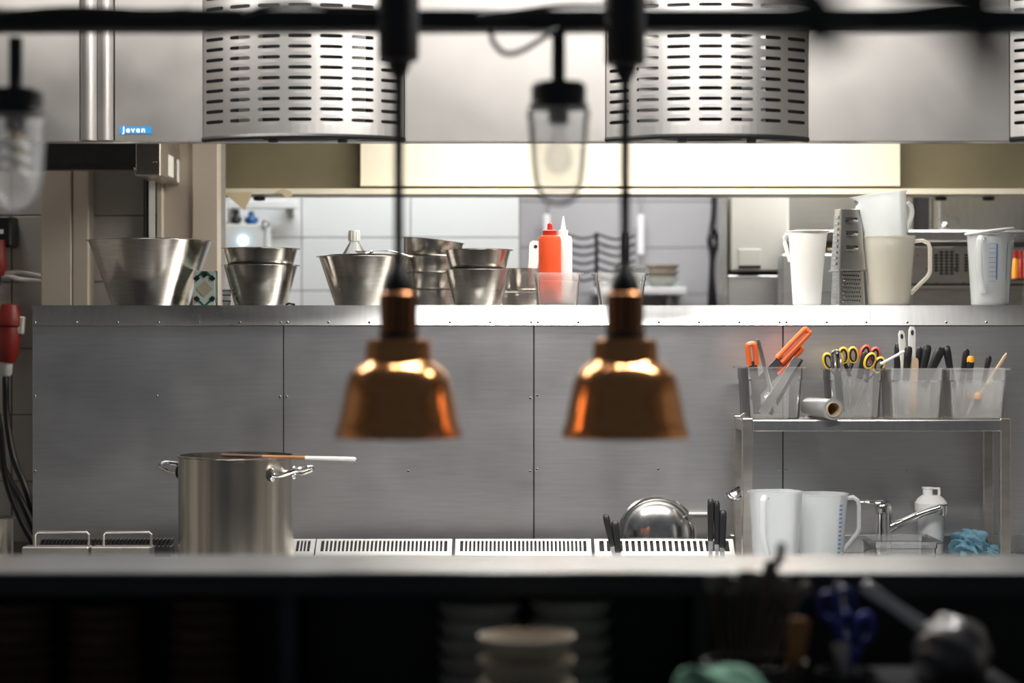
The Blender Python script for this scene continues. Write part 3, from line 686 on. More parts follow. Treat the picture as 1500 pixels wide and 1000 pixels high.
# film roll
t = thing('film_roll', 'roll of clear plastic film lying between two tubs', 'film roll', (X(1204.5, 5.01), 5.01, zs), rot=(0, 0, math.atan2(4.94-5.08, X(1222, 4.94)-X(1187, 5.08))))
rf = S(15.5, 4.97)
Mx = Matrix.Translation((0, 0, rf+.001)) @ Matrix.Rotation(PI/2, 4, 'Y')
MB().lathe([(rf*.72, -.075), (rf, -.075), (rf, .066), (rf*.72, .066)], 36, M=Mx).build('film_winding', M['film'], t)
MB().lathe([(rf*.62, -.078), (rf*.72, -.078), (rf*.72, .07), (rf*.62, .07), (rf*.62, -.078)], 36, M=Mx).build('card_core', M['card'], t)
def stick(name, label, cat, pb, pt_, Y0, Y1, build, group=None):
    a = Vector((X(pb[0], Y0), Y0, Z(pb[1], Y0))); b = Vector((X(pt_[0], Y1), Y1, Z(pt_[1], Y1)))
    d_ = b-a; L = d_.length
    t = thing(name, label, cat, a, group)
    zax = d_.normalized(); yax = Vector((0, 1, 0)); xax = yax.cross(zax).normalized(); yax = zax.cross(xax)
    t.rotation_euler = Matrix((xax, yax, zax)).transposed().to_euler()
    build(t, L); return t
def knife_b(hl, hw, hm='black', bm='steel', endm=None):
    def f(t, L):
        Ls = [rrect(2*hw*k, .017*k, .005*k, L-hl+hl*q, 3) for q, k in ((0, .7), (.05, .9), (.3, .82), (.6, .95), (.85, 1.05), (.96, .9), (1, .5))]
        h = MB().loft(Ls).build('handle', M[hm], t)
        if endm: MB().lathe([(0, .0), (hw*1.15, 0), (hw*1.15, .010), (hw*.8, .016), (0, .017)], 16, c=(0, 0, L-.008)).build('end_cap', M[endm], h)
        MB().prism([(-hw*.8, L-hl+.002), (hw*.8, L-hl+.002), (hw*1.0, (L-hl)*.4), (-hw*.6, 0)], -.0009, .0009, 'y').build('blade', M[bm], t)
    return f
def scissor_b(cm, inner='black'):
    def f(t, L):
        for s_ in (-1, 1):
            pts = [(s_*.013+.011*math.cos(2*PI*k/20), s_*.004, L-.022+.019*math.sin(2*PI*k/20)) for k in range(20)]
            r_ = MB().tube(pts, .0045, 8, closed=True).build('finger_ring', M[cm], t)
            pts = [(s_*.013+.0085*math.cos(2*PI*k/20), s_*.004-.002, L-.022+.016*math.sin(2*PI*k/20)) for k in range(20)]
            MB().tube(pts, .0032, 6, closed=True).build('ring_lining', M[inner], r_)
            MB().tube([(s_*.010, s_*.004, L-.042), (s_*.003, s_*.002, L-.06), (-s_*.004, 0, L-.075)], [.005, .005, .003], 8).build('shank', M[inner], t)
            MB().prism([(-s_*.002, L-.07), (-s_*.012, L-.08), (-s_*.004, 0)], s_*.001-.0008, s_*.001+.0008, 'y').build('blade', M['steel'], t)
    return f
def loop_b(cm, wd, hl):
    def f(t, L):
        pts = [(-wd, 0, L-hl), (-wd, 0, L-.01), (-wd*.6, 0, L-.002), (wd*.6, 0, L-.002), (wd, 0, L-.01), (wd, 0, L-hl)]
        MB().tube(smoothpts(pts, 4), .0068, 8, flat=1.3, up=(0, 1, 0)).build('loop_handle', M[cm], t)
        MB().box(-wd-.002, wd+.002, -.002, .002, 0, L-hl+.01, .001).build('steel_body', M['darksteel'], t)
    return f
def flat_b(m, wd, hole=False, tipm=None):
    def f(t, L):
        Ls = [rrect(wd*k, .006, .0028, L*q, 3) for q, k in ((0, 1.0), (.5, .9), (.85, 1.1), (.96, 1.0), (1, .55))]
        h = MB().loft(Ls).build('handle', M[m], t)
        if hole: MB().lathe([(0, 0), (wd*.22, 0), (wd*.22, .0008), (0, .0008)], 14, sy=1.8, M=Matrix.Translation((0, -.003, L*.93)) @ Matrix.Rotation(PI/2, 4, 'X')).build('hanging_hole', M['darksteel'], h)
    return f
def bar_b(m, wd, dp):
    def f(t, L):
        MB().box(-wd/2, wd/2, -dp/2, dp/2, 0, L, .001).build('bar', M[m], t)
        MB().box(-wd/2+.002, wd/2-.002, -dp/2+.002, dp/2-.002, L, L+.0004).build('bar_end', M['dark'], t)
    return f
stick('orange_scissors', 'orange-red loop-handled tool at the ladle end of the orange tub', 'tool', (1110, 606), (1100, 503), 5.06, 5.04, loop_b('orange', .009, .055))
stick('steel_strip', 'thin steel strip with clip standing among orange tools', 'tool', (1138, 606), (1110, 497), 5.05, 5.03, flat_b('steel', .011))
stick('orange_tongs', 'long bright orange handle leaning out of the orange tub', 'tool', (1108, 562), (1183, 484), 5.07, 5.07, loop_b('orange', .008, .105))
stick('orange_tongs', 'second orange handle lying under the long orange handle', 'tool', (1100, 585), (1172, 508), 5.09, 5.09, loop_b('orange', .007, .09))
stick('steel_tongs', 'dark steel tongs leaning in the tub of orange tools', 'tool', (1115, 605), (1168, 524), 5.04, 5.04, bar_b('steel', .020, .010))
stick('steel_tongs', 'narrow hollow steel bar beside the tongs in the orange tub', 'tool', (1128, 607), (1174, 526), 5.07, 5.06, bar_b('darksteel', .010, .010))
stick('kitchen_scissors', 'yellow and black scissors at the roll side of the scissors tub', 'scissors', (1240, 605), (1217, 515), 5.09, 5.09, scissor_b('yellow'))
stick('kitchen_scissors', 'yellow and black scissors upright in the middle of the scissors tub', 'scissors', (1246, 606), (1242, 508), 5.12, 5.12, scissor_b('yellow'))
stick('kitchen_scissors', 'coral-ringed scissors in the scissors tub', 'scissors', (1255, 606), (1277, 507), 5.135, 5.135, scissor_b('coral'))
stick('kitchen_scissors', 'yellow and black scissors leaning toward the knife tub', 'scissors', (1248, 604), (1286, 520), 5.075, 5.075, scissor_b('yellow'))
stick('steel_peeler', 'bare steel loop peeler in the scissors tub', 'peeler', (1232, 603), (1224, 515), 5.06, 5.06, loop_b('chrome', .007, .05))
stick('black_knife', 'thick black knife handle slanting in the scissors tub', 'knife', (1245, 605), (1268, 516), 5.105, 5.105, knife_b(.07, .009))
stick('black_knife', 'black knife at the scissors side of the knife tub', 'knife', (1310, 607), (1316, 502), 5.09, 5.09, knife_b(.10, .009))
stick('black_knife', 'short black knife in front of the white spatulas', 'knife', (1322, 608), (1331, 507), 5.02, 5.03, knife_b(.09, .0095))
stick('black_knife', 'black knife just behind the wooden spoon stub', 'knife', (1338, 607), (1347, 508), 5.10, 5.10, knife_b(.09, .007))
stick('black_knife', 'black knife standing in the middle of the knife tub', 'knife', (1340, 607), (1359, 505), 5.08, 5.09, knife_b(.10, .0105))
stick('black_knife', 'broad black knife slanting toward the end tub', 'knife', (1335, 606), (1379, 509), 5.05, 5.05, knife_b(.11, .0115))
stick('white_spatula', 'lower white spatula handle with hanging hole', 'spatula', (1330, 606), (1320, 484), 5.06, 5.06, flat_b('offwhite', .017, True))
stick('white_spatula', 'tallest white spatula handle with hanging hole', 'spatula', (1336, 606), (1336, 478), 5.07, 5.07, flat_b('offwhite', .018, True))
stick('white_stick', 'thin white handle slanting between scissors and knives', 'stick', (1290, 533), (1325, 514), 5.0, 5.0, flat_b('white', .007))
stick('wooden_spoon', 'short wooden spoon stub in the knife tub', 'spoon', (1338, 605), (1340, 524), 5.03, 5.03, flat_b('wood', .019))
stick('black_knife', 'curved black knife handle beside the knife tub', 'knife', (1402, 606), (1386, 506), 5.05, 5.05, knife_b(.11, .009))
stick('black_knife', 'slim black knife next to the amber-capped tool', 'knife', (1402, 605), (1416, 511), 5.08, 5.08, knife_b(.09, .008))
stick('amber_tool', 'black handle with amber cap in the end tub', 'tool', (1416, 605), (1422, 526), 5.06, 5.06, knife_b(.06, .0085, endm='amber'))
stick('black_knife', 'short black knife next to the slanting wooden stick', 'knife', (1432, 605), (1449, 521), 5.07, 5.07, knife_b(.07, .007))
stick('wooden_stick', 'thin pale wooden stick slanting out of the end tub', 'stick', (1418, 605), (1475, 517), 5.04, 5.04, flat_b('wood', .008))
stick('amber_tool', 'amber-ended small tool lying low inside the end tub', 'tool', (1428, 600), (1433, 580), 5.02, 5.02, knife_b(.02, .009, 'darksteel', endm='amber'))
# ladle on the rack leg
lx, ly, lz = X(1078, 5.06), 5.06, Z(716, 5.06)
t = thing('ladle', 'steel ladle hanging beside the rack leg', 'ladle', (lx, ly, lz))
rl = S(18, 5.06); Mt = Matrix.Rotation(math.radians(-28), 4, 'Y')
MB().lathe([(rl, 0), (rl*.97, -rl*.3), (rl*.75, -rl*.66), (rl*.4, -rl*.88), (0, -rl*.95), (0, -rl*.91), (rl*.38, -rl*.84), (rl*.72, -rl*.62), (rl*.92, -rl*.28), (rl*.95, 0), (rl, 0)], 36, M=Mt).build('ladle_bowl', M['chrome'], t)
zr_ = zs-lz
MB().tube(smoothpts([(rl*.87, 0, rl*.46), (rl*.95, 0, .03), (rl*.75, 0, .10), (rl*.70, 0, zr_-.036), (rl*.62, 0, zr_+.006), (rl*.95, 0, zr_+.010), (rl*1.15, 0, zr_+.003)]), .003, 8, flat=1.5).build('ladle_handle', M['steel'], t)

# ================================================================== SINK AREA THINGS
Yj = 4.86; sj = Yj/FP
mk = []
for k in range(12): mk.append((-PI/2+.62, -PI/2+.80, .03+k*.0105, .034+k*.0105))
jug('measuring_jug', 'frosted measuring jug with handle turned to the front, under the rack', X(1136, 4.83), 4.83, ZT, 39*sj, 32*sj, Z(720, 4.83)-ZT, 'pp', math.radians(-118), math.radians(60), hs=.022, hbot=.32)
jug('measuring_jug', 'frosted measuring jug with side handle and faint blue scale, under the rack', X(1203, 4.93), 4.93, ZT, 39*sj, 32*sj, Z(723, 4.93)-ZT, 'pp', math.radians(-6), PI*.8, marks=mk, hs=.028, hbot=.32)
t = thing('mixer_tap', 'chrome single-lever mixer tap at the sink', 'tap', (X(1293, 5.12), 5.11, ZT))
rt_ = S(11.5, 5.12); zt = Z(737, 5.12)-ZT
MB().lathe([(0, 0), (rt_*1.5, 0), (rt_*1.5, .006), (rt_, .012), (rt_, zt-.030), (rt_*1.05, zt-.028), (rt_*1.05, zt-.010), (rt_*.8, zt), (0, zt+.002)], 32).build('tap_body', M['chrome'], t)
MB().tube(smoothpts([(rt_*.9, 0, zt-.03), (rt_*.4, -.004, zt+.002), (-.02, -.006, zt+.003), (-.045, -.006, zt+.006), (-.062, -.006, zt+.005)]), [.012]*6+[.011]*6+[.008]*6+[.006]*6+[.005], 12, flat=.6).build('lever', M['chrome'], t)
xe, ze = X(1379, 5.08)-X(1293, 5.12), Z(745, 5.08)-ZT
MB().tube(smoothpts([(.006, 0, Z(777, 5.1)-ZT), (.045, -.01, Z(765, 5.1)-ZT), (.095, -.025, Z(751, 5.1)-ZT), (xe, -.03, ze+.004)]), [.0125]*6+[.011]*6+[.0095]*6+[.010], 14).build('spout', M['chrome'], t)
MB().lathe([(0, -.016), (.010, -.016), (.011, -.012), (.0125, .008), (.010, .012), (0, .012)], 20, c=(xe+.004, -.03, ze), M=None).build('aerator', M['chrome'], t)
t = thing('shaker_bottle', 'frosted shaker bottle with white flip lid beside the tap', 'bottle', (X(1363.5, 5.14), 5.14, ZT))
rb_ = S(21, 5.14); zl = Z(742, 5.14)-ZT
MB().lathe([(0, 0), (rb_*.82, 0), (rb_*.85, .004), (rb_*.98, zl), (rb_*.94, zl), (rb_*.81, .006), (0, .004)], 36).build('cup', M['pp'], t)
l_ = MB().lathe([(rb_*1.0, zl-.012), (rb_*1.08, zl-.010), (rb_*1.12, zl+.010), (rb_*.9, zl+.022), (rb_*.62, zl+.030), (0, zl+.031)], 36).build('lid', M['white'], t)
MB().lathe([(0, zl+.03), (.013, zl+.03), (.013, zl+.046), (.015, zl+.047), (.015, zl+.051), (0, zl+.052)], 20, c=(-.008, 0, 0)).build('flip_cap', M['white'], l_)
MB().box(-.008, .024, -.007, .007, zl+.045, zl+.05, .002).build('cap_strap', M['white'], l_)
MB().box(.018, .024, -.006, .006, zl+.026, zl+.048, .002).build('cap_hinge', M['white'], l_)
gn('sink_tub', 'shallow clear tub lying in front of the tap', X(1308, 4.98), 4.90, ZT, S(92, 4.98), .20, Z(788, 4.9)-ZT, 'clear', 'tub', taper=.9, flange=.01)
def crumple(name, label, cat, loc, rx, ry, rz, m, seed, amp=.35, n=26, fine=1.0):
    rnd = random.Random(seed)
    ph = [(rnd.uniform(1, 4)*fine, rnd.uniform(1, 4)*fine, rnd.uniform(0, 6.3), rnd.uniform(.4, 1)) for _ in range(9)]
    vs_ = []; fs = []; m2 = 2*n
    for i in range(n+1):
        th = PI*i/n
        for j in range(m2):
            p_ = 2*PI*j/m2
            x_, y_, z_ = math.sin(th)*math.cos(p_), math.sin(th)*math.sin(p_), math.cos(th)
            dsp = sum(k*(1-2*abs(math.sin(a*x_*1.7+b*z_*1.3+c+b*y_))) for a, b, c, k in ph)/9
            q = 1+amp*dsp
            zz = z_*q*rz
            if zz < -rz*.62: zz = -rz*.62
            vs_.append((x_*q*rx, y_*q*ry, zz+rz*.62))
    for i in range(n):
        for j in range(m2): fs.append((i*m2+j, i*m2+(j+1) % m2, (i+1)*m2+(j+1) % m2, (i+1)*m2+j))
    o = MB().add(vs_, fs).build(name, M[m], smooth=60, loc=loc)
    bm = bmesh.new(); bm.from_mesh(o.data); bmesh.ops.remove_doubles(bm, verts=bm.verts, dist=1e-5); bm.to_mesh(o.data); bm.free()
    return tag(o, label, cat)
def drape(name, label, cat, x0, x1, yc, zb_, prof, m, seed):
    """a crumpled cloth heap: folds run as ridges over a heap whose outline is prof"""
    rnd = random.Random(seed); nx, ny = 60, 26; vs_ = []; fs = []
    for i in range(nx+1):
        f = i/nx; hgt = 0
        for (a, ha), (b, hb) in zip(prof[:-1], prof[1:]):
            if a <= f <= b: u = (f-a)/(b-a); u = u*u*(3-2*u); hgt = ha+(hb-ha)*u
        for j in range(ny+1):
            g = -1+2*j/ny
            env = max(0, 1-abs(g)**2.2)**.6
            fold = .010*abs(math.sin(f*9+g*3.1+.6*math.sin(g*5)))+.006*abs(math.sin(f*17-g*6+1))+.004*math.sin(g*14+f*5)
            z_ = max(0, (hgt*env-fold*min(1, hgt/.03)))
            vs_.append((x0+(x1-x0)*f+.006*math.sin(g*6+f*4), yc+g*.055*(.6+.4*math.sin(PI*f)), zb_+z_+.0015))
    for i in range(nx):
        for j in range(ny): fs.append((i*(ny+1)+j, (i+1)*(ny+1)+j, (i+1)*(ny+1)+j+1, i*(ny+1)+j+1))
    o = MB().add(vs_, fs).build(name, M[m], smooth=50)
    sm = o.modifiers.new('thickness', 'SOLIDIFY'); sm.thickness = .002
    return tag(o, label, cat)
bc = crumple('blue_cloth', 'crumpled blue cloth heaped beside the rack leg', 'cloth', (X(1420, 5.1), 5.1, ZT+.001), .050, .045, .044, 'cloth', 8, .75, 48, 1.5)
fl = crumple('cloth_tail', '', 'cloth', (.060, .0, -.002), .036, .03, .020, 'cloth', 14, .7, 30, 1.4); fl.parent = bc; del fl['label']; del fl['category']

# ================================================================== LEFT WALL PLUGS AND CABLES
Yw = 5.93
t = thing('wall_socket', 'black wall socket with red plug pushed in from below', 'socket', (X(4, Yw), Yw, Z(362, Yw)))
zt = S(45, Yw)
MB().box(-S(20, Yw), S(16, Yw), -.03, .06, 0, zt, .006).build('socket_box', M['black'], t)
MB().box(-S(12, Yw), S(5, Yw), -.032, -.03, zt*.42, zt*.56).build('socket_label', M['label'], t)
MB().lathe([(0, .02), (.022, .02), (.024, -.03), (.028, -.06), (.018, -.085), (0, -.085)], 20, c=(-.006, -.035, 0)).build('red_plug', M['dimred'], t)
MB().lathe([(0, -.084), (.016, -.084), (.014, -.115), (0, -.115)], 16, c=(-.012, -.035, 0)).build('plug_gland', M['black'], t)
t = thing('power_connector', 'large red industrial plug with grey gland hanging on the tiles', 'plug', (X(10, Yw), Yw-.02, Z(550, Yw)), rot=(0, math.radians(4), 0))
k = Yw/FP
MB().lathe([(0, 20*k), (13*k, 20*k), (17*k, 32*k), (18*k, 58*k), (15*k, 75*k), (0, 75*k)], 24).build('red_body', M['dimred'], t)
MB().lathe([(14*k, 70*k), (19*k, 74*k), (19*k, 85*k), (12*k, 104*k), (0, 106*k)], 24).build('red_lid', M['dimred'], t)
MB().box(12*k, 23*k, -.012, .012, 62*k, 88*k, .003).build('lid_catch', M['offwhite'], t)
MB().lathe([(15.5*k, 72*k), (16.5*k, 73*k), (16.5*k, 80*k), (15.5*k, 81*k)], 24, M=None).build('rating_label', M['label'], t)
MB().lathe([(0, 0), (8*k, 0), (10*k, 4*k), (10*k, 21*k), (0, 21*k)], 20).build('grey_gland', M['offwhite'], t)
def cable(label, pts, r, m='black', name='power_cable', cat='cable'):
    o = MB().tube(smoothpts(pts, 8), r, 10).build(name, M[m]); return tag(o, label, cat)
def W3(px, py, Y): return (X(px, Y), Y, Z(py, Y))
cable('thick black cable hanging straight from the large red plug', [W3(8, 552, 5.90), W3(10, 610, 5.88), W3(20, 670, 5.84), W3(40, 722, 5.80), W3(60, 790, 5.80)], .010)
cable('black cable crossing the others beside the splashback', [W3(-30, 560, 5.86), W3(-4, 660, 5.84), W3(12, 700, 5.82), W3(34, 740, 5.78), W3(56, 790, 5.76)], .011)
cable('black cable nearest the saucepan, sweeping to the range', [W3(-30, 540, 5.78), W3(-3, 610, 5.76), W3(8, 700, 5.74), W3(30, 760, 5.72), W3(52, 800, 5.70)], .009)
cable('upper cream cable running along the tiles to the duct', [W3(-20, 402, 5.96), W3(10, 400, 5.95), W3(30, 399, 5.96), W3(62, 405, 5.96)], .007, 'offwhite')
cable('lower cream cable running along the tiles to the duct', [W3(-20, 408, 5.93), W3(12, 405, 5.92), W3(30, 409, 5.93), W3(62, 412, 5.94)], .007, 'offwhite')

# ================================================================== BACK LEFT: strip, bug lamp box, toys
mb = MB().box(X(218, 5.80), X(227, 5.80), 5.80, 5.803, Z(380, 5.8), Z(255, 5.8))
tag(mb.build('hanging_strip', M['white']), 'narrow white strip hanging from the hood behind the largest bowl', 'strip')
Ye = 7.40; k = Ye/FP
t = thing('wall_box', 'pale grey wall box with a glowing blue lamp', 'box', (X(356, Ye), Ye, Z(470, Ye)))
hb = (470-328)*k
MB().box(-34*k, 34*k, 0, .095, 0, hb, .004).build('box_body', M['offwhite'], t)
MB().box(34*k, 38*k, -.006, .09, 0, hb-.01).build('box_side', M['white'], t)
for s_ in (-1, 1):
    MB().tube([(s_*34*k+.012*math.cos(2*PI*q/16), -.004, hb+.002+.012*math.sin(2*PI*q/16)) for q in range(16)], .004, 8, closed=True).build('ring_clip', M['steel'], t)
MB().lathe([(0, .004), (.012, .003), (.0145, 0), (0, -.002)], 24, M=Matrix.Translation((0, -.001, (470-352)*k)) @ Matrix.Rotation(PI/2, 4, 'X')).build('blue_lamp', M['led'], t)
lp = bpy.data.lights.new('blue_lamp_light', 'POINT'); lp.energy = .03; lp.color = (.25, .6, 1); lp.shadow_soft_size = .012
lo = bpy.data.objects.new('blue_lamp_light', lp); COL.objects.link(lo); lo.parent = t; lo.location = (0, -.035, (470-352)*k)
t = thing('magnet_rail', 'white rail with grey brackets above the toy figures', 'rail', (X(384, 7.42), 7.40, Z(306, 7.42)))
MB().box(-50*k, 52*k, 0, .03, 0, 12*k, .003).build('rail_bar', M['white'], t)
for x_ in (-40, 40): MB().box(x_*k-5*k, x_*k+5*k, .03, .095, -8*k, 14*k, .002).build('rail_bracket', M['steel'], t)
MB().tube([(-52*k, -.002, 10*k), (-53*k, -.004, 0), (-52*k, -.002, -20*k)], .005, 8).build('rail_hook', M['white'], t)
def toy(label, px, body, belly, sc, ears):
    t = thing('toy_figure', label, 'toy', (X(px, 7.42), 7.42, Z(470, Ye)+hb)); t.scale = (.84, .84, .84)
    b = MB().lathe([(0, 0), (.021, 0), (.025, .012), (.022, .028), (.013, .040), (.014, .048), (.009, .057), (0, .060)], 20, sx=sc, sy=sc).build('toy_body', M[body], t)
    MB().lathe([(0, .004), (.011, .001), (.015, -.006), (0, -.008)], 16, sx=.8*sc, M=Matrix.Translation((0, -.019*sc, .018)) @ Matrix.Rotation(PI/2, 4, 'X')).build('toy_belly', M[belly], t)
    for s_ in (-1, 1):
        if ears: MB().lathe([(.006, 0), (0, .014)], 8, c=(s_*.009, 0, .050)).build('toy_ear', M[body], t)
        MB().lathe([(0, -.016), (.006, -.01), (.006, .005), (0, .012)], 10, c=(s_*.026*sc, 0, .022), sx=.7).build('toy_wing', M[body], t)
toy('small black toy figure with pointed ears on the wall box', 346, 'ink', 'toyblue', .7, True)
toy('small blue toy bird with yellow belly on the wall box', 368, 'toyblue', 'yolk', 1.0, False)
tag(MB().lathe([(0, 0), (.012, .004), (.016, .014), (.010, .026), (.013, .034), (0, .046)], 12).build('yellow_toy', M['amber'], loc=(X(325, 7.40), 7.385, Z(333, 7.4))), 'tiny amber toy hanging at the edge of the wall box', 'toy')
# paper scraps hanging from the hood lip
def scrap(label, pts, Y):
    c = [(X(a, Y), Z(b, Y)) for a, b in pts]
    tag(MB().prism(c, Y, Y+.002, 'y').build('paper_scrap', M['paper']), label, 'paper', 'paper scraps at the hood edge')
scrap('triangular tan paper scrap hanging from the hood lip', [(320, 282), (369, 281), (366, 292), (358, 308), (345, 297), (332, 286)], 6.14)
scrap('curled tan paper scrap stuck on the hood lip', [(402, 282), (410, 278), (417, 276.5), (427, 281), (428, 287), (418, 290), (413, 284)], 6.145)

# ================================================================== RECESS: shelf with crockery, cable, hanging tools
Yr = 8.35; k = Yr/FP
t = thing('recess_shelf', 'white wall shelf with crockery in the grey tiled recess', 'shelf', (X(935, Yr), Yr, Z(432, Yr)))
MB().box(-S(66, Yr), S(67, Yr), -.13, .24, 0, S(10, Yr), .003).build('shelf_board', M['white'], t)
for x_ in (-.14, .13): MB().box(x_-.01, x_+.01, .0, .24, -.10, 0).build('shelf_bracket', M['steel'], t)
zsf = Z(422, Yr)
t = thing('plate_rack', 'dark wire plate rack on the recess shelf', 'rack', (X(880, Yr), Yr, zsf))
for x_ in (-.02, .10):
    MB().tube([(x_, -.05, 0), (x_, -.05, .23)], .008, 8).build('rack_post', M['black'], t)
for i in range(6):
    z_ = .03+.035*i
    MB().tube(smoothpts([(-.15, -.05, z_+.02), (-.08, -.06, z_), (-.02, -.05, z_+.012)]), .005, 6).build('rack_wire', M['black'], t)
    MB().tube(smoothpts([(-.02, -.05, z_+.02), (.06, -.07, z_-.004), (.14, -.05, z_+.012)]), .005, 6).build('rack_wire', M['black'], t)
def plate(label, px, Y, z, r, h, m, group, name='dinner_plate', cat='plate'):
    o = MB().lathe([(0, 0), (r*.55, 0), (r*.6, h*.2), (r*.9, h*.85), (r, h), (r*.99, h+.002), (r*.88, h*.95), (r*.55, h*.35), (0, h*.3)], 36).build(name, M[m], loc=(X(px, Y), Y, z)); return tag(o, label, cat, group)
for i in range(8): plate('grey plate stacked on the recess shelf beside the brown bowls', 921, Yr, zsf+.0005+i*.011, .075, .010, 'offwhite', 'plates stacked on the recess shelf')
for i in range(3): plate(['bottom brown-rimmed bowl of the stack on the recess shelf', 'middle brown-rimmed bowl of the stack on the recess shelf', 'top brown-rimmed bowl of the stack on the recess shelf'][i], 970, Yr-.03, zsf+.0005+i*.026, S(26, Yr), .042, 'creambowl' if i else 'greybowl', 'bowls stacked on the recess shelf', 'serving_bowl', 'bowl')
for px, b, lab in ((801, 352, 'white hanging tool behind the squeeze bottles'), (940, 372, 'white hanging tool above the brown bowls')):
    t = thing('hanging_tool', lab, 'tool', (X(px, 8.5), 8.55, Z(b, 8.5)))
    L = S(b-313, 8.5); MB().box(-S(5, 8.5), S(5, 8.5), -.006, .006, 0, L, .004).build('tool_blade', M['white'], t)
    MB().tube([(0, 0, L-.002), (0, 0, L+.14)], .003, 6).build('tool_hanger', M['steel'], t)
t = thing('knotted_cable', 'knotted black cable hanging in front of the grey tiles', 'cable', (X(1046, 8.57), 8.575, Z(450, 8.57)))
k = 8.57/FP
MB().tube(smoothpts([(0, 0, 340*k), (0, 0, 175*k), (-1*k, 0, 135*k), (-4*k, 0, 115*k), (-7*k, -.01, 98*k), (-3*k, 0, 78*k), (-4*k, 0, 45*k), (-7*k, 0, -20*k)]), .011, 8).build('cable_run', M['black'], t)
MB().tube(smoothpts([(0, .01, 115*k), (6*k, .01, 98*k), (0, .012, 80*k), (-2*k, .012, 45*k), (5*k, .01, -20*k)]), .010, 8).build('cable_run', M['black'], t)

# ================================================================== BACK RIGHT appliances
Yq = 6.75
struct(MB().box(X(1150, 7.05), 2.2, 7.05, 7.15, .3, 2.5).build('wall_back_right', M['panel']))
t = thing('towel_dispenser', 'white paper dispenser cabinet with a small window beside the recess', 'dispenser', (X(1113, Yq), Yq, Z(397, Yq)))
W = S(86, Yq)
MB().box(-W/2, W/2, 0, .22, 0, S(135, Yq), .006).build('cabinet', M['white'], t)
w0 = MB().box(-S(31, Yq), S(1, Yq), -.003, 0, S(8, Yq), S(32, Yq), .001).build('window_plate', M['label'], t)
MB().box(-S(31, Yq), S(1, Yq), -.006, -.003, S(4, Yq), S(8, Yq)).build('window_slot', M['dark'], w0)
MB().box(-W/2, W/2, .01, .2, -.012, -.001).build('dark_gap', M['dark'], t)
t = thing('steel_cabinet', 'plain steel cabinet below the white dispenser', 'cabinet', (X(1113, Yq), Yq, .6))
MB().box(-W/2-.01, W/2, 0, .26, 0, Z(403, Yq)-.6, .004).build('cabinet_body', M['panel'], t)
MB().box(-W/2-.014, -W/2-.010, -.002, .26, 0, Z(285, Yq)-.6).build('edge_strip', M['rack'], t)
Yo = 6.45; k = Yo/FP
t = thing('steel_worktop', 'narrow steel worktop shelf behind the jugs', 'worktop', (X(1305, 6.6), 6.6, Z(353, 6.6)))
MB().box(-S(143, 6.6), S(215, 6.6), -.02, .30, 0, S(15, 6.6), .003).build('top_plate', M['ledge'], t)
MB().box(-S(140, 6.6), S(215, 6.6), .0, .28, -.022, -.002).build('under_rail', M['darksteel'], t)
crumple('foil_ball', 'small crumpled foil piece on the worktop shelf', 'foil', (X(1387, 6.58), 6.62, Z(338, 6.6)), .014, .02, .02, 'chrome', 5, .5, 12)
def boxt(name, label, cat, x0, x1, y0, y1, py0, py1, m, Yd_):
    t = thing(name, label, cat, ((x0+x1)/2, y0, Z(py1, Yd_)))
    W = x1-x0; h = Z(py0, Yd_)-Z(py1, Yd_)
    MB().box(-W/2, W/2, 0, y1-y0, 0, h, .004).build('body', M[m], t); return t, W, h
t, W, h = boxt('vented_oven', 'grey oven with round pattern of vent holes behind the jugs', 'oven', X(1335, Yo), X(1500, Yo), Yo, Yo+.12, 360, 480, 'rack', Yo)
cxo = X(1386.5, Yo)-t.location.x; hole = None
for gx in (cxo, cxo+S(44, Yo)):
    for i in range(5):
        for j in range(8):
            if (i in (0, 4)) and j in (0, 7): continue
            if hole is None:
                o = MB().box(-.0058, .0058, -.0015, .001, -.0036, .0036).build('vent_hole', M['dark'], t); hole = o.data
            else: o = bpy.data.objects.new('vent_hole', hole); COL.objects.link(o); o.parent = t
            o.location = (gx+(i-2)*S(7.6, Yo), 0, h-S(9, Yo)-j*S(4.5, Yo))
MB().box(-W/2, W/2, -.004, 0, h-S(58, Yo), h-S(55, Yo)).build('seam', M['dark'], t)
MB().box(-W/2, W/2, -.006, .0, h-S(64, Yo), h-S(59, Yo), .001).build('trim_bar', M['rack'], t)
MB().box(-W/2, W/2, -.01, 0, h-.004, h+.016, .002).build('oven_top_edge', M['darksteel'], t)
for k_ in range(7):
    MB().lathe([(0, 0), (.0025, 0), (0, -.001)], 8, M=Matrix.Translation((-W/2+.02+k_*.03, -.0005, h-.03-.045*(k_ % 3))) @ Matrix.Rotation(PI/2, 4, 'X')).build('stain', M['dark'], t)
t, W, h = boxt('steel_bin', 'plain steel insert box behind the white jug', 'box', X(1146, Yo), X(1222, Yo), Yo, Yo+.12, 372, 480, 'panel', Yo)
MB().box(-W/2, W/2, -.004, 0, h-S(55, Yo), h-S(53, Yo)).build('rim_line', M['ledge'], t)
t, W, h = boxt('steel_bin', 'brownish steel insert box behind the graters', 'box', X(1216, 6.52), X(1268, 6.52), 6.58, 6.62, 362, 480, 'olive', 6.52)
Yv = 6.9
t = thing('open_cupboard', 'tall steel cupboard with a dark open door slot', 'cupboard', (X(1350, Yv), Yv, Z(342, Yv)))
hv = S(75, Yv)
MB().box(-S(14, Yv), S(10, Yv), .0, .01, 0, hv).build('dark_opening', M['dark'], t)
for a, b in ((-20, -14), (10, 13), (16, 22)): MB().box(S(a, Yv), S(b, Yv), -.02, .03, 0, hv, .002).build('door_frame', M['rack'], t)
t = thing('steel_canopy', 'pale steel canopy panel behind the measuring jug with blue scale', 'canopy', (X(1450, 6.85), 6.85, Z(352, 6.85)))
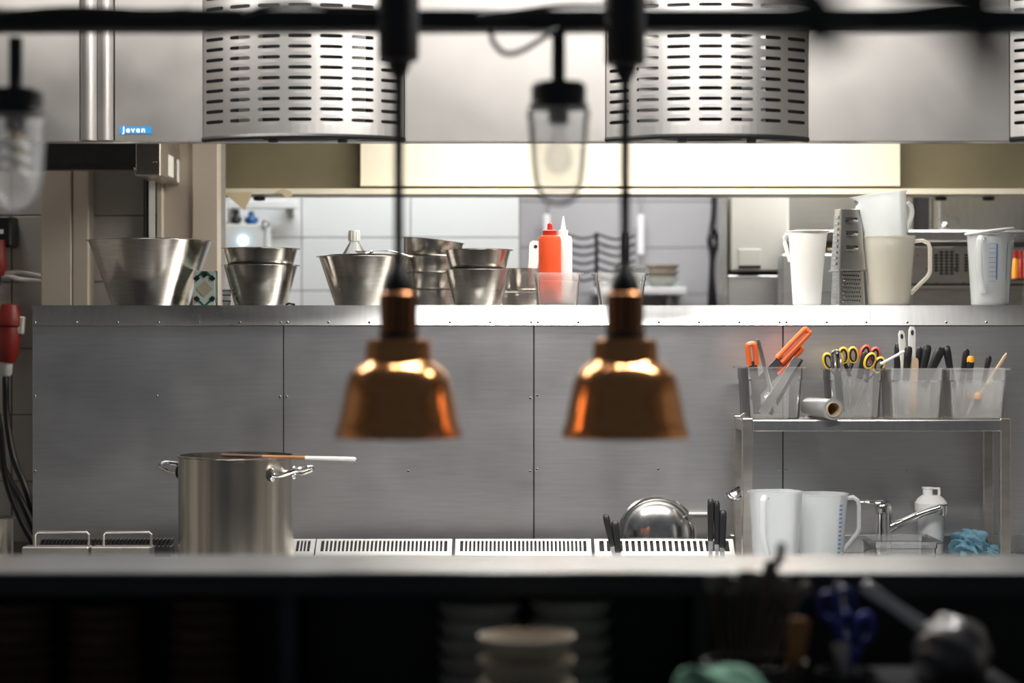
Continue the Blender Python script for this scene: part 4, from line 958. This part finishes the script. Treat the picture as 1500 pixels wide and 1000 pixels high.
MB().box(-S(75, 6.85), S(110, 6.85), 0, .1, .03, S(85, 6.85), .006).build('canopy_panel', M['ledge'], t)
t = thing('bottle_shelf', 'small dark shelf holding tiny bottles at the measuring jug', 'shelf', (X(1500, 6.3), 6.3, Z(408, 6.3)))
MB().box(-S(18, 6.3), .15, -.04, .06, -.006, 0).build('shelf_board', M['darksteel'], t)
for i, (px, m_, lab) in enumerate(((1487, 'amber', 'tiny amber bottle on the small dark shelf'), (1495, 'red', 'tiny red-topped bottle on the small dark shelf'), (1504, 'white', 'tiny white bottle on the small dark shelf'))):
    t = thing('tiny_bottle', lab, 'bottle', (X(px, 6.3), 6.3, Z(408, 6.3)))
    MB().lathe([(0, 0), (.011, 0), (.011, .055), (.005, .066), (0, .066)], 16).build('bottle_body', M[m_], t)
    MB().lathe([(0, .066), (.0075, .066), (.0075, .088), (0, .089)], 14).build('bottle_cap', M['red' if i < 2 else 'offwhite'], t)

# ================================================================== PASS COUNTER with its lower shelf
ZP = Z(838, 2.9); YP0, YP1 = 2.9, 3.14
ps = thing('pass_counter', 'steel-topped serving pass with dark lower shelf in front of the kitchen', 'counter', (0, 3.0, 0))
def PP(mb, name, m): o = mb.build(name, M[m], ps); o.data.transform(Matrix.Translation((0, -3.0, 0))); return o
PP(MB().box(-1.4, 1.4, YP0, YP1, ZP-.004, ZP, .0015), 'top_plate', 'counter')
PP(MB().box(-1.4, 1.4, YP0+.004, YP0+.02, ZP-.034, ZP-.004), 'front_edge', 'passdark')
PP(MB().box(-1.4, 1.4, YP1-.03, YP1-.01, 0, ZP-.004), 'back_sheet', 'passdark')
ZL = .90
PP(MB().box(-1.4, 1.4, 2.48, YP1-.03, ZL-.02, ZL), 'lower_shelf', 'passdark')
PP(MB().box(-1.4, 1.4, 2.5, 2.52, 0, ZL-.02), 'front_sheet', 'passdark')
for x_ in (-1.0, -.33, .28): PP(MB().box(x_-.012, x_+.012, YP0+.03, YP1-.03, ZL, ZP-.004), 'upright', 'passdark')
ORD = ['top', 'second', 'third', 'fourth', 'fifth', 'sixth']
def stackbowl(px, Y, n, r, pitch, top_py, m, labs, group, h=.05):
    ztop = Z(top_py, Y)
    pitch = (ztop-h-ZL-.001)/(n-1)   # the lowest bowl stands on the shelf
    for i in range(n):
        z_ = ztop-h-(n-1-i)*pitch
        o = MB().lathe([(0, 0), (r*.5, 0), (r*.54, .004), (r*.9, h*.6), (r, h-.003), (r, h), (r*.955, h), (r*.86, h*.6), (r*.5, .010), (0, .007)], 40).build('stoneware_bowl', M[m], loc=(X(px, Y), Y, z_))
        o.rotation_euler = (0, 0, i)
        tag(o, ORD[n-1-i]+' '+labs, 'bowl', group)
stackbowl(28, 3.02, 6, .060, .024, 880, 'stoneware', 'dark brown stoneware bowl in the stack at the cable end of the pass', 'dark bowls, outer stack')
stackbowl(155, 3.02, 6, .060, .024, 884, 'stoneware', 'dark brown stoneware bowl in the stack between the two other dark stacks', 'dark bowls, middle stack')
stackbowl(303, 3.02, 6, .060, .024, 874, 'stoneware', 'dark brown stoneware bowl in the dark stack nearest the grey bowls', 'dark bowls, inner stack')
stackbowl(703, 3.0, 5, .063, .026, 880, 'greybowl', 'grey stoneware bowl in the stack nearest the dark bowls', 'grey bowls, first stack')
stackbowl(836, 3.0, 5, .063, .026, 876, 'greybowl', 'grey stoneware bowl in the stack nearest the utensil jar', 'grey bowls, second stack')
stackbowl(771, 2.72, 4, .066, .030, 930, 'creambowl', 'cream stoneware bowl in the front stack before the grey bowls', 'cream bowls, front stack', .052)
# utensil jar
Yu = 2.68
t = thing('utensil_jar', 'dark jar packed with cutlery on the pass', 'jar', (X(1105, Yu), Yu, ZL+.001))
MB().lathe([(0, 0), (.062, 0), (.066, .01), (.070, .12), (.066, .12), (.062, .012), (0, .008)], 32).build('jar_body', M['black'], t)
rnd = random.Random(11)
tops = [(1042, 846), (1060, 838), (1075, 850), (1090, 835), (1102, 842), (1118, 838), (1130, 826), (1146, 795), (1150, 850), (1165, 862), (1180, 858)]
for i, (a, b) in enumerate(tops):
    pb = (1085+(a-1100)*.45, 1000)
    def fk(t_, L, i=i):
        MB().tube([(0, 0, 0), (0, 0, L*.7), (0, 0, L)], [.0035, .004, .005 if i != 7 else .0025], 8, flat=.5).build('handle', M['darksteel' if i % 3 else 'stoneware'], t_)
        if i % 2 == 0: MB().lathe([(0, -.016), (.009, -.010), (.011, 0), (.008, .012), (0, .016)], 12, sy=.4, c=(0, 0, L-.008)).build('spoon_bowl', M['darksteel'], t_)
        else: MB().box(-.006, .006, -.0015, .0015, L-.03, L, .001).build('blade_tip', M['stoneware'], t_)
    stick('cutlery_piece', 'dark stick rising highest from the utensil jar' if i == 7 else 'dark piece of cutlery standing in the utensil jar', 'cutlery', pb, (a, b), Yu, Yu-.04+.008*i, fk, 'cutlery in the jar')
crumple('green_towel', 'crumpled pale green towel in front of the utensil jar', 'towel', (X(1046, 2.6), 2.535, ZL+.001), .085, .06, .088, 'greencloth', 21, .35)
stick('orange_handle_tool', 'small wooden-handled tool beside the utensil jar', 'tool', (1160, 1010), (1172, 905), 2.66, 2.64, flat_b('brownwood', .026))
t = thing('tool_cup', 'dark cup of blue-handled scissors on the pass', 'cup', (X(1240, 2.72), 2.72, ZL+.001))
MB().lathe([(0, 0), (.036, 0), (.042, .10), (.039, .10), (.034, .006), (0, .006)], 28).build('cup_body', M['black'], t)
stick('blue_scissors', 'taller blue-handled scissors leaning in the dark cup', 'scissors', (1238, 1000), (1222, 862), 2.72, 2.70, scissor_b('bluegrip', 'bluegrip'))
stick('blue_scissors', 'blue-handled scissors standing lower in the dark cup', 'scissors', (1246, 1000), (1256, 895), 2.73, 2.74, scissor_b('bluegrip', 'bluegrip'))
stick('steel_whisk_handle', 'steel handle standing behind the blue scissors', 'tool', (1240, 1000), (1228, 850), 2.75, 2.76, flat_b('steel', .012))
stick('steel_server', 'grey steel server lying slanted toward the wrapped bundle', 'server', (1350, 915), (1262, 856), 2.70, 2.72, flat_b('steel', .018))
t, W, h = boxt('black_crate', 'black plastic crate under the wrapped bundle', 'crate', X(1300, 2.66), X(1500, 2.66), 2.60, 2.84, 935, 1030, 'black', 2.66)
t.location.z = ZL+.001
crumple('wrapped_bundle', 'bundle in clear plastic wrap lying on the black crate', 'bundle', (X(1395, 2.72), 2.72, ZL+.001+h), .056, .06, .056, 'wrapdark', 9, .25)

# ================================================================== LAMP TRACK with heat lamps and glass lamps
YT = 3.0; sT = YT/FP
t = thing('lamp_track', 'black lamp track running above the serving pass', 'track', (0, YT, Z(47, YT)))
MB().box(-1.4, 1.4, -.02, .02, 0, 32*sT, .003).build('track_bar', M['blackmetal'], t)
for x_ in (-.95, .95):
    MB().tube([(x_, 0, 32*sT), (x_, 0, 2.72-Z(47, YT))], .008, 8).build('track_hanger', M['blackmetal'], t)
for i, pts in enumerate(([(0, 20), (90, 13), (150, 14), (215, 17), (280, 15)], [(355, 22), (395, 10), (440, 8), (490, 12), (560, 14)], [(700, 25), (760, 18), (820, 10), (880, 9), (960, 6)], [(720, 35), (722, 62), (740, 80), (765, 76), (800, 55), (818, 45)])):
    o = tag(MB().tube(smoothpts([(X(a, 2.97), 2.968-.004*i, Z(b, 2.97)) for a, b in pts]), .0042, 8).build('track_wire', M['blackmetal']),
        ['black wire lying on the track near the first glass lamp', 'black wire on the track above the slotted guard', 'black wire arching above the second glass lamp', 'black wire looping below the track by the second glass lamp'][i], 'wire')
def heat_lamp(px, ptop, label):
    t = thing('heat_lamp', label, 'heat lamp', (X(px, YT), YT-.052, Z(638, YT)), 'copper heat lamps')
    def q(r, y): return (r*sT, (638-y)*sT)
    sh = [q(91, 638), q(91.5, 632), q(88, 622), q(85, 612), q(79, 578), q(74, 556), q(68, 543), q(58, 535), q(50, 530), q(48, 526), q(46.5, 503), q(43, 497), q(28, 495), q(28, 496.5), q(42, 499), q(45, 504), q(46.5, 527), q(57, 537), q(67, 545), q(72.5, 557), q(77.5, 579), q(83.5, 612), q(86.5, 623), q(89.5, 632), q(91, 638)]
    s_ = MB().lathe(sh, 72).build('lamp_shade', M['copper'], t, 50)
    MB().lathe([q(0, 497), q(29, 497), q(29, 486), q(0, 486)], 36).build('collar_ring', M['blackmetal'], t)
    MB().lathe([q(0, 487), q(27, 487), q(27, 432), q(24, 429), q(0, 429)], 36).build('lamp_neck', M['copperdark'], t)
    for a in range(10):
        an = 2*PI*a/10
        MB().box(-.0025, .0025, 26.5*sT, 28*sT, (638-484)*sT, (638-434)*sT, M=Matrix.Rotation(an, 4, 'Z')).build('neck_fin', M['blackmetal'], t)
    MB().lathe([q(0, 432), q(22, 432), q(21, 418), q(14, 402), q(7, 388), q(0, 386)], 28).build('strain_relief', M['blackmetal'], t)
    # coiled cord
    ztop = (638-(ptop+20))*sT; zbot = (638-392)*sT; n = 46; pts = []
    for k in range(n*8+1):
        f = k/(n*8); a = 2*PI*k/8; pts.append((5*sT*math.cos(a), 5*sT*math.sin(a), zbot+(ztop-zbot)*f))
    MB().tube(pts, 3*sT, 6).build('coiled_cord', M['blackmetal'], t)
    MB().lathe([q(0, ptop+24), q(6, ptop+24), q(15, ptop+8), q(17, ptop-2), q(27, ptop-4), q(29, ptop-10), q(30, -12), q(0, -14)], 32).build('track_housing', M['blackmetal'], t)
    # bulb inside the shade
    MB().lathe([q(0, 612), q(30, 606), q(44, 590), q(42, 566), q(26, 540), q(20, 500), q(0, 500)], 28).build('bulb', M['red'], t)
heat_lamp(587, 100, 'copper heat lamp with coiled cord hanging between the two glass jar lamps')
heat_lamp(913, 106, 'copper heat lamp with coiled cord hanging before the empty clear tub')
def glass_lamp(px, dy, label, spiral):
    t = thing('glass_lamp', label, 'lamp', (X(px, YT), YT-.005, Z(303+dy, YT)))
    def q(r, y): return (r*sT, (303-y)*sT)
    MB().lathe([q(0, 124), q(10, 124), q(10, 46), q(0, 46)], 24).build('stem_pipe', M['blackmetal'], t)
    MB().lathe([q(0, 121), q(36, 122), q(40, 127), q(40, 152), q(44, 155), q(44, 160), q(0, 160)], 40).build('lamp_cap', M['blackmetal'], t)
    MB().lathe([q(43, 160), q(46, 164), q(46, 172), q(44.5, 176), q(40, 240), q(37, 268), q(28, 290), q(13, 301), q(0, 303), q(0, 300), q(12, 298.5), q(26, 288), q(34, 267), q(37, 240), q(41.5, 176), q(42, 164)], 48).build('glass_jar', M['glass'], t)
    MB().lathe([q(0, 160), q(15, 160), q(15, 182), q(0, 182)], 20).build('bulb_socket', M['blackmetal'], t)
    if spiral:
        n = 3; pts = []
        for k in range(n*14+1):
            f = k/(n*14); a = 2*PI*n*f; pts.append((17*sT*math.cos(a), 17*sT*math.sin(a), (303-186-60*f)*sT))
        MB().tube(pts, 4.5*sT, 8).build('spiral_bulb', M['white'], t)
        MB().lathe([q(0, 182), q(10, 182), q(8, 240), q(0, 240)], 14).build('bulb_core', M['card'], t)
    else:
        MB().lathe([q(0, 256), q(12, 252), q(19, 238), q(17, 222), q(9, 200), q(8, 182), q(0, 182)], 24).build('bulb_glass', M['glass'], t)
        MB().tube([(-6*sT, 0, (303-226)*sT), (-3*sT, 0, (303-234)*sT), (0, 0, (303-226)*sT), (3*sT, 0, (303-234)*sT), (6*sT, 0, (303-226)*sT)], .6*sT, 6).build('filament', M['steel'], t)
glass_lamp(818, 0, 'unlit clear glass jar lamp between the two copper lamps', False)
glass_lamp(24, 10, 'unlit clear glass jar lamp with spiral bulb above the burner covers', True)

# ================================================================== HANGING LEAVES close to the lens
def leaf(label, pts, Y, wd, m):
    P = smoothpts([(X(a, Y), Y, Z(b, Y)) for a, b in pts], 6); n = len(P); vs_ = []; fs = []
    for i, p in enumerate(P):
        t_ = (P[min(i+1, n-1)]-P[max(i-1, 0)]).normalized(); side = Vector((t_.z, .35, -t_.x)).normalized()
        f = i/(n-1); w_ = wd*max(.02, math.sin(PI*min(1, .12+f*.88))**.8)
        vs_ += [tuple(p-side*w_), tuple(p+Vector((0, .003, 0))), tuple(p+side*w_)]
    for i in range(n-1):
        for k_ in range(2): fs.append((i*3+k_, i*3+k_+1, i*3+k_+4, i*3+k_+3))
    o = MB().add(vs_, fs).build('hanging_leaf', M[m], smooth=60)
    sm = o.modifiers.new('thickness', 'SOLIDIFY'); sm.thickness = .0008
    tag(o, label, 'leaf', 'leaves hanging before the hood')
leaf('dark narrow leaf hanging slanted beside a pale leaf', [(1160, -80), (1185, 10), (1205, 62), (1214, 90)], 1.0, .013, 'leaf')
leaf('pale dry leaf hanging between dark leaves', [(1180, -50), (1215, 25), (1262, 66)], 1.0, .011, 'paleleaf')
leaf('broad dark leaf hanging highest over the hood panel', [(1320, -110), (1370, -30), (1410, 40)], .9, .018, 'leaf')
leaf('long curved dark leaf with its tip over the hood panel', [(1370, -140), (1420, -20), (1442, 60), (1466, 140)], .9, .014, 'leaf')
